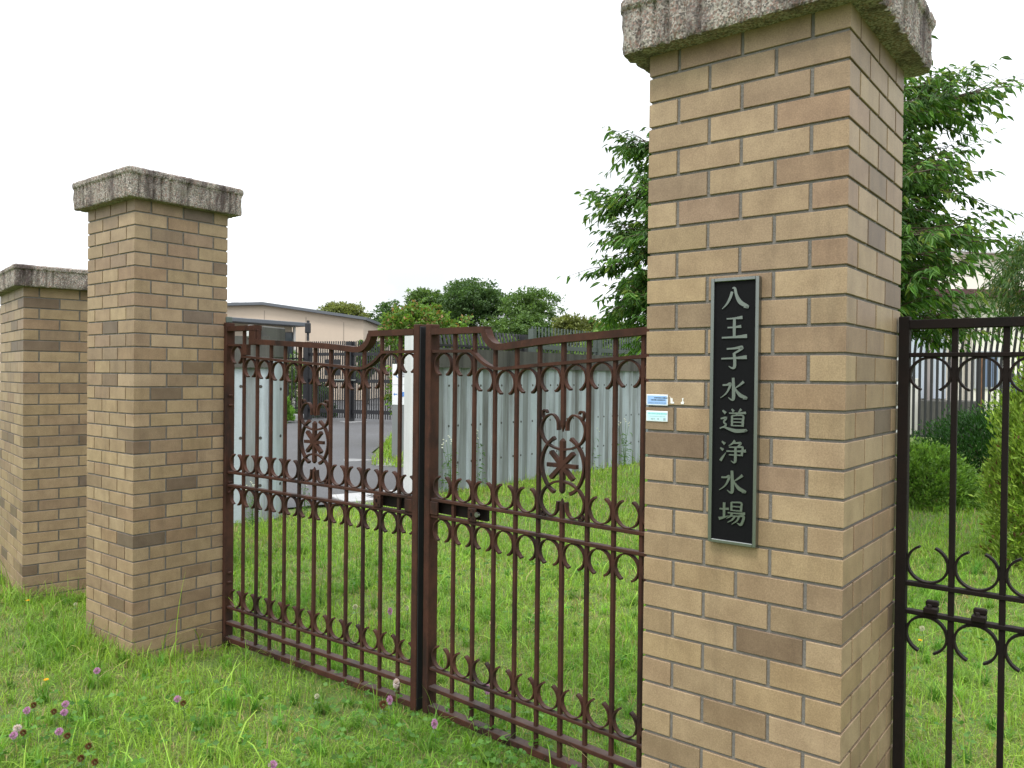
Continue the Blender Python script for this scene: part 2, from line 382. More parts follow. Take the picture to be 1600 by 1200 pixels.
def stone_cap(C, d1, d2, Wd, z0, h, ov, parent, seed):
    r = np.random.default_rng(seed)
    mid = np.array(C) + (d1 + d2) * Wd / 2; half = Wd / 2 + ov; rad = .016 if ov < .06 else .032
    per = []; n_side = 150
    fr = [(d2 * -1, d1 * -1), (d1 * -1, d2), (d2, d1), (d1, d2 * -1)]  # (normal, tangent)
    fr = [(-d1, d2), (d2, d1), (d1, -d2), (-d2, -d1)]
    L_ = 2 * half - 2 * rad
    def grooves():
        g = []
        for a in (0.035, .55): g += [a + .042 * j + r.uniform(-.006, .006) for j in range(5) if a + .042 * j < L_ - .02]
        g += list(r.uniform(.25, .5, 2)); return g
    for s, (nn, tt) in enumerate(fr):
        nn2 = fr[(s + 1) % 4][0]; gr = grooves()
        for i in range(n_side):
            u = i / n_side * L_; p = mid + nn * half + tt * (u - L_ / 2)
            gd = sum(math.exp(-((u - g) / .0055) ** 2) for g in gr)
            rib = sum(math.exp(-((u - g - .021) / .014) ** 2) for g in gr)
            per.append((p, nn, min(gd, 1.2), min(rib, 1)))
        cc_ = mid + nn * (half - rad) + tt * (L_ / 2)
        for i in range(6):
            a = i / 6 * math.pi / 2; d = nn * math.cos(a) + nn2 * math.sin(a); per.append((cc_ + d * rad, d, 0, 0))
    n = len(per); zs = [0, .006, .02, .04, .06, .08, .1, .112, .118, .124, .14, .146, .15]
    zs = [z / .15 * h for z in zs]; V = []
    ph = r.uniform(0, 6, 8)
    for j, z in enumerate(zs):
        for i, (p, d, gd, rib) in enumerate(per):
            band = smooth((z - h * .72) / (h * .1)); a = i / n * 2 * math.pi
            o_ = -.011 * gd * (1 - band) + .004 * rib * (1 - band) + .009 * band
            o_ += .0012 * math.sin(17 * a + ph[0] + 40 * z) + .001 * math.sin(53 * a + ph[1] - 70 * z) + r.normal(0, .0009)
            if j == 0: o_ -= .004 + .0015 * abs(math.sin(31 * a + ph[2])) * abs(math.sin(13 * a))
            if j == 1: o_ -= .002
            if j == len(zs) - 1: o_ -= .012
            if j == len(zs) - 2: o_ -= .004
            q = p + d * o_; zz = z + (r.normal(0, .001) if 0 < j else .0015 * abs(math.sin(23 * a + ph[3])))
            V.append((q[0], q[1], z0 + zz))
    F = [(j * n + i, j * n + (i + 1) % n, (j + 1) * n + (i + 1) % n, (j + 1) * n + i) for j in range(len(zs) - 1) for i in range(n)]
    mb = MB(); mb.mesh(V, F + [tuple(range(n))[::-1], tuple((len(zs) - 1) * n + i for i in range(n))])
    return mb.build("stone_cap", M['granite'], parent, smooth=False)
PZT = 2.397
jo, je = [W / 6, W / 2, W * 5 / 6], [W / 3, W * 2 / 3]
pil = []
for (C, a, b, Wd, rows, zt, o_, e_, capz, ov, ch, lab, sd_) in (
    (C0, dL, dR, W, 36, PZT, jo, je, 2.390, .064, .155, "nearest brick pillar, tallest in view, carrying the black name plaque and two stickers", 11),
    (C1, dL, dR, W, 36, PZT, jo, je, 2.394, .058, .152, "middle brick pillar with a stained granite cap, holding the hinge of the far gate leaf", 23),
    (C2, eL, eR, W2, 31, 2.045, [.09, .328, .566, .804], [.209, .447, .685], 2.045, .059, .138, "lowest brick pillar, leftmost, half hidden behind the middle pillar", 37)):
    e = empty("brick_gate_pillar", v3(C + (a + b) * Wd / 2, 0), lab, "brick pillar", "brick gate pillars with granite caps")
    brick_shaft(C, a, b, Wd, rows, .07, zt, o_, e_, e, sd_)
    stone_cap(C, a, b, Wd, capz, ch, ov, e, sd_); pil.append(e)

# ------------------------------------------------------------------ wrought iron
def catmull(pts, n=8):
    P = [np.array(p, float) for p in pts]; P = [2 * P[0] - P[1]] + P + [2 * P[-1] - P[-2]]; out = []
    for i in range(1, len(P) - 2):
        for k in range(n):
            t = k / n; a, b, c, d = P[i - 1], P[i], P[i + 1], P[i + 2]
            out.append(.5 * (2 * b + (c - a) * t + (2 * a - 5 * b + 4 * c - d) * t * t + (3 * b - a - 3 * c + d) * t ** 3))
    return out + [P[-2]]
class Frame:
    """upright plane: s along g, y inward along nrm, z up"""
    def __init__(f, o, g):
        f.o = v3(o); f.g = v3(g); n = np.array([-g[1], g[0]])
        if n @ np.array([.6, .8]) < 0: n = -n
        f.n = v3(n)
    def P(f, s, y, z): return f.o + f.g * s + f.n * y + Z * z
    def box(f, mb, lo, hi, bev=.0015, col=(1, 1, 1), mi=0): mb.box(f.o, f.g, f.n, Z, lo, hi, col, mi, bev)
    def strip(f, mb, path, thick, y0, y1, col=(1, 1, 1), flare=0.0, mi=0):
        p = [np.asarray(q, float) for q in path]; n = len(p); V = []; F = []
        for i in range(n):
            t = p[min(i + 1, n - 1)] - p[max(i - 1, 0)]; t /= np.linalg.norm(t) + 1e-9; nn = np.array([-t[1], t[0]])
            h = thick / 2
            if flare:
                e = min(i, n - 1 - i) / (n * .16)
                if e < 1: h *= 1 + flare * (1 - e)
            for (a, yy) in ((-h, y0), (h, y0), (h, y1), (-h, y1)):
                q = p[i] + nn * a; V.append(f.P(q[0], yy, q[1]))
        for i in range(n - 1):
            for k in range(4): F.append((i * 4 + k, i * 4 + (k + 1) % 4, i * 4 + 4 + (k + 1) % 4, i * 4 + 4 + k))
        F += [(0, 1, 2, 3), (n * 4 - 1, n * 4 - 2, n * 4 - 3, n * 4 - 4)]
        mb.mesh(V, F, col, mi)
def arc(cx, cz, r, open_up, gap=54, n=26):
    a0 = 90 if open_up else 270; h = gap / 2
    A = [math.radians(a0 + h + (360 - gap) * k / n) for k in range(n + 1)]
    return [(cx + r * math.cos(a), cz + r * math.sin(a)) for a in A]
BW = .0080
def part(fr, root, name, mat, fn, parent=None):
    mb = MB(); fn(mb); return mb.build(name, mat, parent or root)
def gate_leaf(o, g, label, st=1.457):
    f = Frame(o, g); base = f.P(.73, 0, -.03); iron = M['iron']
    root = empty("iron_gate_leaf", base, label, "iron gate", "pair of wrought iron gate leaves")
    bars = [.137 + .1217 * k for k in range(11)]; x0 = bars[5]
    part(f, root, "hinge_post", iron, lambda m: f.box(m, (-.045, -.028, -.07), (.004, .03, 1.785), .003))
    part(f, root, "pivot_cap", M['grey_iron'], lambda m: f.box(m, (-.036, -.018, 1.7855), (-.006, .02, 1.82), .004))
    part(f, root, "meeting_stile", iron, lambda m: f.box(m, (st, -.024, -.04), (st + .036, .034, 1.73), .003))
    if st < 1.48: part(f, root, "gap_shade_strip", M['black_iron'], lambda m: f.box(m, (st + .0365, -.019, -.03), (st + .041, .03, 1.72), .001))  # black strip added to paint the shaded gap between the two stiles
    for z in (.3, .355, .815, .87, 1.31, 1.365):
        part(f, root, "hinge_bolt", iron, lambda m: f.box(m, (.0045, -.012, z), (.017, .012, z + .013), .003))
    for (nm, z, h, d) in (("bottom_rail", -.014, .028, .023), ("rail", .078, .018, .020), ("rail", .165, .013, .014), ("rail", .861, .014, .015), ("rail", .935, .014, .015)):
        part(f, root, nm, iron, lambda m: f.box(m, (.004, -d, z - h / 2), (st, d, z + h / 2), .002))
    cz = lambda pts, n=6: catmull(pts, n)
    low_top = cz([(.262, 1.672), (.5, 1.659), (.8, 1.643), (1.0, 1.626)], 6) + cz([(1.055, 1.620), (1.095, 1.622), (1.125, 1.635), (1.152, 1.66), (1.166, 1.692)], 5)
    def toprail(m):
        f.strip(m, [(.004, 1.750), (.262, 1.750)], .028, -.023, .023)
        f.box(m, (.205, -.0215, 1.655), (.2605, .0215, 1.7355), .002)
        f.strip(m, low_top, .028, -.0225, .0225)
        f.strip(m, [(1.158, 1.6955), (st, 1.6965)], .028, -.0232, .0232)
    part(f, root, "top_rail", iron, toprail)
    sec = [(.13, 1.592), (.5, 1.567), (.9, 1.542), (1.04, 1.531)] + cz([(1.07, 1.529), (1.11, 1.531), (1.15, 1.543), (1.19, 1.564), (1.225, 1.59), (1.245, 1.604)], 4)
    def secrail(m):
        f.strip(m, [(.004, 1.657), (.126, 1.656)], .012, -.015, .015)
        f.box(m, (.127, -.0145, 1.5995), (.175, .0145, 1.66), .001)
        f.strip(m, sec, .013, -.0152, .0152)
        f.strip(m, [(1.236, 1.6055), (st, 1.607)], .013, -.0155, .0155)
    part(f, root, "ornament_rail", iron, secrail)
    xs_, zs_ = zip(*([(0, 1.75), (.26, 1.75), (.261, 1.672)] + [tuple(q) for q in low_top] + [(1.17, 1.695), (1.46, 1.696)])); topz = lambda s: float(np.interp(s, xs_, zs_))
    xq, zq = zip(*([(0, 1.657), (.126, 1.657), (.127, 1.592)] + [tuple(q) for q in sec[1:]] + [(1.46, 1.607)])); secz = lambda s: float(np.interp(s, xq, zq))
    for k, s in enumerate(bars):
        zt = topz(s) - .010
        def fn(m):
            if k != 5: f.box(m, (s - BW, -BW, -.024), (s + BW, BW, zt), .0015)
            else:
                for (a, b, tip) in ((-.024, 1.0, 1.022), (1.31, zt, 1.282)):
                    f.box(m, (s - BW, -BW, a), (s + BW, BW, b), 0)
                    e = b if tip > b else a
                    m.mesh([f.P(s - BW, -BW, e), f.P(s + BW, -BW, e), f.P(s + BW, BW, e), f.P(s - BW, BW, e), f.P(s, -BW * .4, tip), f.P(s, BW * .4, tip)], [(0, 1, 4), (1, 2, 5, 4), (2, 3, 5), (3, 0, 4, 5)])
        part(f, root, "vertical_bar", iron, fn)
    cent = [(.0705, .0495)] + [((bars[k] + bars[k + 1]) / 2, .0515) for k in range(10)] + [((1.3635 + st) / 2, min(.0515, (st - 1.3635) / 2 - .001))]
    for k, (cx, r) in enumerate(cent):
        rows = [(.172 + r + .003, True), (.854 - r - .003, False), (min(secz(cx - .03), secz(cx), secz(cx + .03)) - .006 - r - .002, False)]
        if k not in (5, 6): rows.append((.942 + r + .003, True))
        for (zc, upw) in rows:
            part(f, root, "scroll_ring", iron, lambda m: f.strip(m, arc(cx, zc, r, upw), .0052, -.0098, .0098, flare=.6))
    # emblem in the wide bay
    em = []
    def star(m):
        y = .006
        f.strip(m, [(x0, 1.05), (x0, 1.246)], .0185, -y - .004, y + .002)
        for (e, d) in ((1.05, -1), (1.246, 1)):
            m.mesh([f.P(x0 - .00925, -y - .004, e), f.P(x0 + .00925, -y - .004, e), f.P(x0 + .00925, y + .002, e), f.P(x0 - .00925, y + .002, e), f.P(x0, -y, e + d * .011), f.P(x0, y, e + d * .011)], [(0, 1, 4), (1, 2, 5, 4), (2, 3, 5), (3, 0, 4, 5)])
        for i, a in enumerate((0, 45, -45)):
            c, s = math.cos(R(a)) * (1.08 if a else 1), math.sin(R(a)) * 1.0; hl = .073
            yy = y + .0006 * i
            f.strip(m, [(x0 - c * hl, 1.15 - s * hl), (x0 - c * (hl - .012), 1.15 - s * (hl - .012)), (x0 + c * (hl - .012), 1.15 + s * (hl - .012)), (x0 + c * hl, 1.15 + s * hl)], .0165, -yy - .0052, yy)
    def scrolls(m):
        for sg in (1, -1):
            T = lambda pts: [(x0 + sg * a, z) for a, z in pts]
            f.strip(m, catmull(T([(-.021, 1.288), (-.026, 1.325), (-.05, 1.349), (-.083, 1.34), (-.105, 1.312), (-.108, 1.278), (-.09, 1.243), (-.05, 1.221), (0, 1.212)]), 6), .007, -.009 - .0003 * sg, .009, flare=.4)
            f.strip(m, catmull(T([(-.094, 1.328), (-.101, 1.345), (-.099, 1.362), (-.086, 1.365), (-.079, 1.354)]), 5), .006, -.0078, .0078)
            f.strip(m, catmull(T([(-.041, 1.257), (-.07, 1.235), (-.095, 1.198), (-.106, 1.15), (-.095, 1.102), (-.07, 1.062), (-.04, 1.042)]), 6), .0085, -.0095 - .0003 * sg, .0085, flare=.7)
            f.strip(m, catmull(T([(0, 1.089), (-.045, 1.08), (-.085, 1.055), (-.107, 1.02), (-.104, .985), (-.082, .958), (-.05, .948), (-.027, .968), (-.02, 1.008)]), 6), .007, -.0092 - .0003 * sg, .009, flare=.4)
            f.strip(m, catmull(T([(-.094, .968), (-.102, .958), (-.099, .947), (-.088, .946), (-.082, .955)]), 5), .006, -.0078, .0078)
    e = part(f, root, "emblem", iron, star); part(f, root, "emblem_scroll", iron, scrolls, e)
    # lock
    lp = part(f, root, "lock_plate", iron, lambda m: f.box(m, (1.2, -.021, .8695), (1.248, -.012, .9275), .002))
    for dx, zz in ((-.012, .915), (.012, .915), (-.012, .88), (.012, .88)): part(f, root, "screw", M['iron_dark'], lambda m: f.box(m, (1.222 + dx, -.0235, zz), (1.227 + dx, -.0212, zz + .005), .0005), lp)
    part(f, root, "keyhole", M['iron_dark'], lambda m: f.box(m, (1.219, -.0245, .893), (1.229, -.0215, .909), .003), lp)
    part(f, root, "strike_plate", iron, lambda m: f.box(m, (st - .05, -.0205, .869), (st, -.01, .9275), .002))
    lb = part(f, root, "lock_box", M['iron_dark'], lambda m: f.box(m, (1.165, .0145, .872), (st - .001, .034, .924), .003))
    if (g[0] < 0): part(f, root, "lock_knob", M['steel'], lambda m: m.tube([f.P(1.185, -.02, .905), f.P(1.185, -.031, .905)], .011, 12))
    return root
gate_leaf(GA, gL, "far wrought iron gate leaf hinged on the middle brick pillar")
gate_leaf(GC + gR * 1.47, -gR, "near wrought iron gate leaf running behind the nearest brick pillar", 1.489)

# fixed railing right of the near pillar
def railing():
    off = .505; f = Frame(C0 + dR * off, -dL); mat = M['iron_dark']
    root = empty("iron_railing", f.P(.5, 0, -.03), "iron railing with rings, shade painted dark brown, right of the nearest brick pillar", "railing")
    part(f, root, "post", mat, lambda m: f.box(m, (.006, -.016, -.08), (.034, .014, 1.68), .002))
    ns = 9; p0 = .147; pt_ = .1215
    bars = [p0 + pt_ * k for k in range(ns)]; end = bars[-1] + .12
    part(f, root, "post", mat, lambda m: f.box(m, (end, -.014, -.08), (end + .026, .014, 1.68), .002))
    for (nm, z, h, d) in (("top_rail", 1.657, .026, .016), ("rail", 1.571, .012, .013), ("rail", .922, .012, .013), ("rail", .842, .012, .013), ("rail", .165, .012, .013), ("rail", .078, .016, .018), ("bottom_rail", -.014, .026, .02)):
        part(f, root, nm, mat, lambda m: f.box(m, (.034, -d, z - h / 2), (end, d, z + h / 2), .0015))
    b = .0075
    for s in bars: part(f, root, "vertical_bar", mat, lambda m: f.box(m, (s - b, -b, -.026), (s + b, b, 1.6435), .0015))
    ed = [.034] + bars + [end]
    for k in range(len(ed) - 1):
        lo = ed[k] + (b if k else 0); hi = ed[k + 1] - (b if k < len(ed) - 2 else 0); cx, r = (lo + hi) / 2, (hi - lo) / 2 - .001
        r = min(r, .052)
        for (zc, upw) in ((1.565 - .0405 - .003, False), (.928 + r + .002, True), (.836 - r - .002, False), (.171 + r + .002, True)):
            if zc > 1.4:
                a = [(q[0], 1.562 - .0465 + (q[1] - 1.5) * .93) for q in arc(cx, 1.5, r, False)]
                part(f, root, "scroll_ring", mat, lambda m: f.strip(m, a, .006, -.0095, .0095))
            else: part(f, root, "scroll_ring", mat, lambda m: f.strip(m, arc(cx, zc, r, upw, 44), .006, -.0095, .0095))
    for k in range(1, len(ed) - 1):
        sc = (ed[k - 1] + ed[k]) / 2 + .005
        cl = part(f, root, "clamp", mat, lambda m: f.box(m, (sc - .014, -.024, .8485), (sc + .02, .014, .864), .002))
        part(f, root, "clamp_hook", mat, lambda m: f.box(m, (sc - .012, -.002, .8645), (sc + .02, .018, .880), .003), cl)
        part(f, root, "clamp_bolt", mat, lambda m: m.tube([f.P(sc, -.013, .8645), f.P(sc, -.013, .872)], [.008, .005], 8), cl)
railing()

# ------------------------------------------------------------------ name plaque, stickers, scraps on the near pillar
ff = Frame(C0, dL)           # s from the near corner to the left; y negative = out of the face
STROKES = {
 'hachi': [[(.40, .80, .10), (.33, .55, .10), (.20, .28, .07), (.02, .07, .02)], [(.40, .95, .03), (.50, .93, .09), (.57, .62, .11), (.72, .32, .15), (1.0, .12, .10), (.84, .10, .02)]],
 'ou': [[(.20, .88, .05), (.5, .89, .065), (.80, .92, .12)], [(.24, .50, .05), (.5, .51, .06), (.76, .54, .11)], [(.03, .07, .06), (.5, .085, .075), (.98, .12, .14)], [(.50, .89, .10), (.50, .5, .11), (.50, .09, .10)]],
 'ko': [[(.22, .88, .06), (.5, .90, .07), (.80, .94, .12), (.68, .80, .08), (.50, .68, .07)], [(.50, .70, .10), (.53, .4, .11), (.52, .10, .11), (.42, .06, .06), (.30, .14, .02)], [(.02, .46, .06), (.5, .48, .07), (.98, .52, .14)]],
 'mizu': [[(.48, .98, .10), (.50, .5, .12), (.50, .10, .12), (.42, .04, .06), (.30, .13, .02)], [(.08, .66, .06), (.24, .67, .07), (.38, .72, .10), (.30, .45, .07), (.18, .26, .05), (.0, .10, .02)], [(.88, .82, .10), (.74, .68, .07), (.54, .52, .03)], [(.54, .56, .04), (.64, .38, .09), (.78, .22, .13), (1.0, .12, .08), (.86, .08, .02)]],
 'michi': [[(.44, .99, .05), (.52, .88, .10)], [(.80, 1.0, .10), (.70, .86, .03)], [(.34, .81, .045), (.66, .82, .055), (.98, .85, .09)], [(.66, .82, .06), (.60, .70, .04)], [(.46, .71, .08), (.46, .26, .08)], [(.46, .71, .05), (.86, .73, .06), (.87, .5, .09), (.86, .25, .09)], [(.46, .57, .045), (.85, .58, .045)], [(.46, .43, .045), (.85, .44, .045)], [(.46, .28, .045), (.85, .29, .045)],
           [(.10, .92, .06), (.22, .80, .11)], [(.03, .56, .05), (.24, .60, .09), (.15, .42, .06), (.24, .30, .07), (.10, .18, .05)], [(.0, .14, .05), (.16, .20, .06), (.38, .12, .10), (.64, .06, .13), (1.0, .10, .10), (.92, .05, .02)]],
 'jou': [[(.08, .92, .05), (.20, .81, .11)], [(.02, .64, .05), (.14, .55, .10)], [(.03, .08, .10), (.12, .24, .08), (.24, .44, .02)], [(.58, .99, .09), (.48, .85, .06), (.34, .74, .02)], [(.52, .87, .05), (.80, .89, .08), (.68, .72, .04)], [(.36, .69, .045), (.60, .70, .05), (.86, .72, .08), (.86, .55, .08), (.84, .34, .08)], [(.26, .51, .05), (.62, .53, .055), (1.0, .57, .11)], [(.36, .36, .045), (.84, .37, .05)], [(.61, .71, .09), (.61, .3, .10), (.60, .10, .10), (.54, .04, .05), (.44, .11, .02)]],
 'ba': [[(.02, .63, .05), (.18, .64, .06), (.38, .67, .09)], [(.20, .92, .10), (.20, .27, .09)], [(.0, .20, .11), (.18, .27, .07), (.38, .37, .02)], [(.48, .97, .08), (.48, .60, .08)], [(.48, .96, .05), (.84, .98, .06), (.85, .8, .085), (.84, .60, .085)], [(.48, .79, .045), (.84, .80, .045)], [(.48, .62, .045), (.84, .63, .045)], [(.34, .50, .045), (.66, .51, .05), (1.0, .54, .10)], [(.52, .50, .08), (.44, .36, .06), (.30, .24, .02)], [(.46, .38, .05), (.70, .39, .05), (.94, .42, .09), (.92, .22, .09), (.84, .05, .09), (.70, .10, .02)], [(.62, .39, .08), (.52, .22, .06), (.34, .08, .02)], [(.78, .40, .08), (.70, .20, .06), (.50, .02, .02)]],
}
def plaque():
    s0, s1, z0, z1 = .2065, .3355, 1.071, 1.759
    root = empty("name_plaque", ff.P((s0 + s1) / 2, -.01, z0), "tall black name plaque with silver kanji in a steel frame on the nearest pillar", "plaque")
    fw_ = .0092
    part(ff, root, "panel", M['plaque'], lambda m: ff.box(m, (s0 + .004, -.014, z0 + .004), (s1 - .004, -.001, z1 - .004), 0))
    def frame(m):
        ff.box(m, (s0, -.021, z0), (s0 + fw_, -.0005, z1), .0015); ff.box(m, (s1 - fw_, -.021, z0), (s1, -.0005, z1), .0015)
        ff.box(m, (s0 + fw_, -.0207, z0), (s1 - fw_, -.0005, z0 + fw_), .0015); ff.box(m, (s0 + fw_, -.0207, z1 - fw_), (s1 - fw_, -.0005, z1), .0015)
    part(ff, root, "frame", M['steel'], frame)
    yc = [.079, .187, .300, .417, .535, .652, .765, .882]
    cw, chh = .071, .060; sc = (s0 + s1) / 2
    for key, fr in zip(('hachi', 'ou', 'ko', 'mizu', 'michi', 'jou', 'mizu', 'ba'), yc):
        zc = z1 - fr * (z1 - z0); mb = MB()
        for k, st in enumerate(STROKES[key]):
            p = catmull(st, 5); n = len(p); Lf, Rt = [], []
            q = [np.array([a[0] * cw, a[1] * chh]) for a in p]
            for i in range(n):
                t = q[min(i + 1, n - 1)] - q[max(i - 1, 0)]; t /= np.linalg.norm(t) + 1e-9; nn = np.array([-t[1], t[0]]); hw = max(p[i][2], .015) * .55 * (cw + chh) / 2
                Lf.append(q[i] + nn * hw); Rt.append(q[i] - nn * hw)
            yt, yb = -.0172 - .00012 * k, -.0138
            W3 = lambda a, y: ff.P(sc + cw / 2 - a[0], y, zc - chh / 2 + a[1])
            for i in range(n - 1):
                mb.poly([W3(Lf[i], yt), W3(Lf[i + 1], yt), W3(Rt[i + 1], yt), W3(Rt[i], yt)])
                mb.poly([W3(Lf[i], yt), W3(Lf[i + 1], yt), W3(Lf[i + 1], yb), W3(Lf[i], yb)])
                mb.poly([W3(Rt[i], yt), W3(Rt[i + 1], yt), W3(Rt[i + 1], yb), W3(Rt[i], yb)])
            for i in (0, n - 1): mb.poly([W3(Lf[i], yt), W3(Rt[i], yt), W3(Rt[i], yb), W3(Lf[i], yb)])
        mb.build("character", M['letter'], root, recalc=False)
plaque()
def sticker(z0, z1, bgc, ink, label, rows):
    s0, s1 = .465, .5305; mb = MB(); r = random.Random(z0)
    ff.box(mb, (s0, -.003, z0), (s1, -.0002, z1), .0008, (.72, .76, .82))
    ff.box(mb, (s0 + .003, -.0034, z0 + .003), (s1 - .003, -.0031, z1 - .003), 0, bgc)
    for (zf, h, a, b, c) in rows:
        x = s1 - .005 - a * (s1 - s0)
        while x > s1 - b * (s1 - s0):
            wd = r.uniform(.0015, .0032); zc = z0 + zf * (z1 - z0); hh = h * r.uniform(.6, 1)
            ff.box(mb, (x - wd, -.0038, zc - hh / 2), (x, -.0035, zc + hh / 2), 0, c); x -= wd + r.uniform(.0007, .0014)
    o = mb.build("sticker", M['plain']); return tag(o, label, "sticker")
sticker(1.4225, 1.4525, (.28, .45, .74), None, "blue sticker with dark lettering, upper of the two on the nearest pillar", [(.70, .004, .3, .95, (.03, .05, .10)), (.5, .004, .15, .85, (.03, .05, .1)), (.24, .003, .03, .9, (.16, .26, .45))])
sticker(1.378, 1.407, (.50, .74, .80), None, "pale aqua sticker with faded lettering, lower of the two on the nearest pillar", [(.76, .005, .02, .95, (.22, .55, .56)), (.5, .003, .1, .9, (.36, .55, .58)), (.25, .005, .15, .4, (.3, .4, .43)), (.25, .006, .45, .62, (.25, .3, .33)), (.25, .007, .74, .93, (.3, .36, .4))])
for pts, lab in (([(.4575, 1.445), (.4605, 1.449), (.455, 1.443), (.451, 1.443), (.451, 1.434), (.447, 1.433), (.447, 1.429), (.457, 1.429)], "white torn paper scrap on the brick tile, beside the blue sticker"),
                 ([(.419, 1.445), (.423, 1.444), (.422, 1.436), (.427, 1.432), (.425, 1.428), (.418, 1.428), (.417, 1.433), (.42, 1.437)], "smaller white paper scrap on the brick tile, farther from the blue sticker")):
    mb = MB(); n = len(pts)
    A = [ff.P(s, -.0016, z) for s, z in pts]; B = [ff.P(s, -.0002, z) for s, z in pts]
    mb.poly(A, (.75, .75, .73)); [mb.poly([A[i], A[(i + 1) % n], B[(i + 1) % n], B[i]], (.75, .75, .73)) for i in range(n)]
    tag(mb.build("paper_scrap", M['plain']), lab, "paper scrap", "torn paper scraps on the pillar")

# ------------------------------------------------------------------ concrete walls
def m_conc(name, a, b, stain, amount):
    m, n, l, bs = new_mat(name)
    f = noise(n, l, 3, 6, .6); g = noise(n, l, 60, 4, seed=3); st = noise(n, l, 5.5, 6, .68, stretch=(1, 1, .07), seed=6); st2 = noise(n, l, 1.4, 4, .6, stretch=(1, 1, .15), seed=2)
    c = mixrgb(n, l, f, a, b)
    mu = n.new('ShaderNodeMath'); mu.operation = 'MULTIPLY'; l.new(ramp(n, l, st, .44, .66, 0, amount), mu.inputs[0]); l.new(ramp(n, l, st2, .35, .6, .35, 1), mu.inputs[1])
    c = mixrgb(n, l, mu.outputs[0], c, stain)
    c = mixrgb(n, l, ramp(n, l, g, .3, .7, 0, .2), c, tuple(v * .6 for v in a))
    c = mixrgb(n, l, 1, c, tint(n), 'MULTIPLY')
    l.new(c, bs.inputs['Base Color']); bs.inputs['Roughness'].default_value = .9; bump(n, l, bs, g, .35, .006); return m
M['conc'] = m_conc("corrugated concrete", (.37, .425, .465), (.455, .51, .55), (.10, .088, .072), .95)
M['conc_band'] = m_conc("weathered concrete band", (.065, .064, .058), (.12, .115, .104), (.024, .022, .02), .95)
M['conc_pale'] = m_conc("pale concrete post", (.52, .54, .54), (.62, .63, .63), (.25, .24, .22), .4)
def wall(name, p0, p1, z1a, z1b, band, label, pitch=.46, holes=True, y_back=.16, z0=-.2, end_post=None, proud=None):
    p0, p1 = np.array(p0), np.array(p1); Ln = float(np.linalg.norm(p1 - p0)); g = (p1 - p0) / Ln
    f = Frame(p0, g); root = empty(name, f.P(Ln / 2, 0, 0), label, "wall")
    mb = MB(); n = int(Ln / pitch) + 1; prof = []
    for k in range(n):
        for (u, d) in ((.0, .0), (.56, .0), (.64, .03), (.92, .03), (1.0, 0)):
            s = (k + u) * pitch
            if s <= Ln: prof.append((s, d))
    prof.append((Ln, 0)); zt = lambda s: z1a + (z1b - z1a) * s / Ln
    for (s, d), (s2, d2) in zip(prof[:-1], prof[1:]):
        if s2 - s < 1e-5: continue
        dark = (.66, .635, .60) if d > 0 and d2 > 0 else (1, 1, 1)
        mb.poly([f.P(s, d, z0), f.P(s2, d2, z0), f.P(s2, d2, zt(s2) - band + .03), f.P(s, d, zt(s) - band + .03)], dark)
    mb.poly([f.P(0, y_back, z0), f.P(Ln, y_back, z0), f.P(Ln, y_back, zt(Ln) - band + .03), f.P(0, y_back, zt(0) - band + .03)])
    for s in (0, Ln): mb.poly([f.P(s, 0, z0), f.P(s, y_back, z0), f.P(s, y_back, zt(s) - band + .03), f.P(s, 0, zt(s) - band + .03)])
    mb.build("panel", M['conc'], root, recalc=False)
    if holes:
        hb = MB()
        for k in range(n):
            for u in (.08, .48):
                s = (k + u) * pitch
                if s > Ln - .05: continue
                for z in (.32, .82, 1.36):
                    hb.tube([f.P(s, -.002, z), f.P(s, .004, z)], .017, 9, (.05, .045, .04))
        hb.build("tie_hole", M['plain'], root)['kind'] = 'stuff'
    bb = MB(); V = []
    for s in (0, Ln):
        for (y, zz) in ((-.03, zt(s) - band), (-.03, zt(s)), (y_back + .02, zt(s)), (y_back + .02, zt(s) - band)): V.append(f.P(s, y, zz))
    bb.mesh(V, [(0, 1, 2, 3), (4, 5, 6, 7), (0, 1, 5, 4), (1, 2, 6, 5), (2, 3, 7, 6), (3, 0, 4, 7)]); bb.build("capping_band", M['conc_band'], root)
    return root, f, Ln, zt
RW0, RW1 = np.array([-1.15, 10.2]), np.array([6.6, 19.85])
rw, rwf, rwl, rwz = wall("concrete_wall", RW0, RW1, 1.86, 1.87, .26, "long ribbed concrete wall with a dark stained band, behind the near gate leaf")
# pale end post of the long wall
part(rwf, rw, "end_post", M['conc_pale'], lambda m: rwf.box(m, (-.17, -.05, -.2), (-.005, .17, 2.02), .012))
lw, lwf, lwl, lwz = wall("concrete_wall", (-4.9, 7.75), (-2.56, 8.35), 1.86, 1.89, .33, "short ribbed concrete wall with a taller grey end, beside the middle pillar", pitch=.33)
part(lwf, lw, "end_pier", M['conc'], lambda m: lwf.box(m, (lwl + .006, -.06, -.2), (lwl + .03, .16, 1.6), .01))
lf2 = Frame(np.array([-2.62, 8.36]), np.array([.22, .6]) / np.linalg.norm([.22, .6]))
def pier(m):
    lf2.box(m, (-.02, -.14, -.2), (.36, 0, 1.66), .012)
    for z in (.30, .82, 1.33):
        for s in (.06, .3): m.tube([lf2.P(s, -.004, z), lf2.P(s, .002, z)], .017, 9, (.1, .09, .08))
part(lf2, lw, "end_pier_panel", M['conc'], pier)
part(lf2, lw, "end_pier_cap", M['conc_band'], lambda m: lf2.box(m, (-.03, -.15, 1.662), (.37, .012, 2.0), .015))
part(lf2, lw, "cap_chip", M['conc_pale'], lambda m: lf2.box(m, (-.16, -.1, 1.87), (-.033, .0, 2.0), .015))

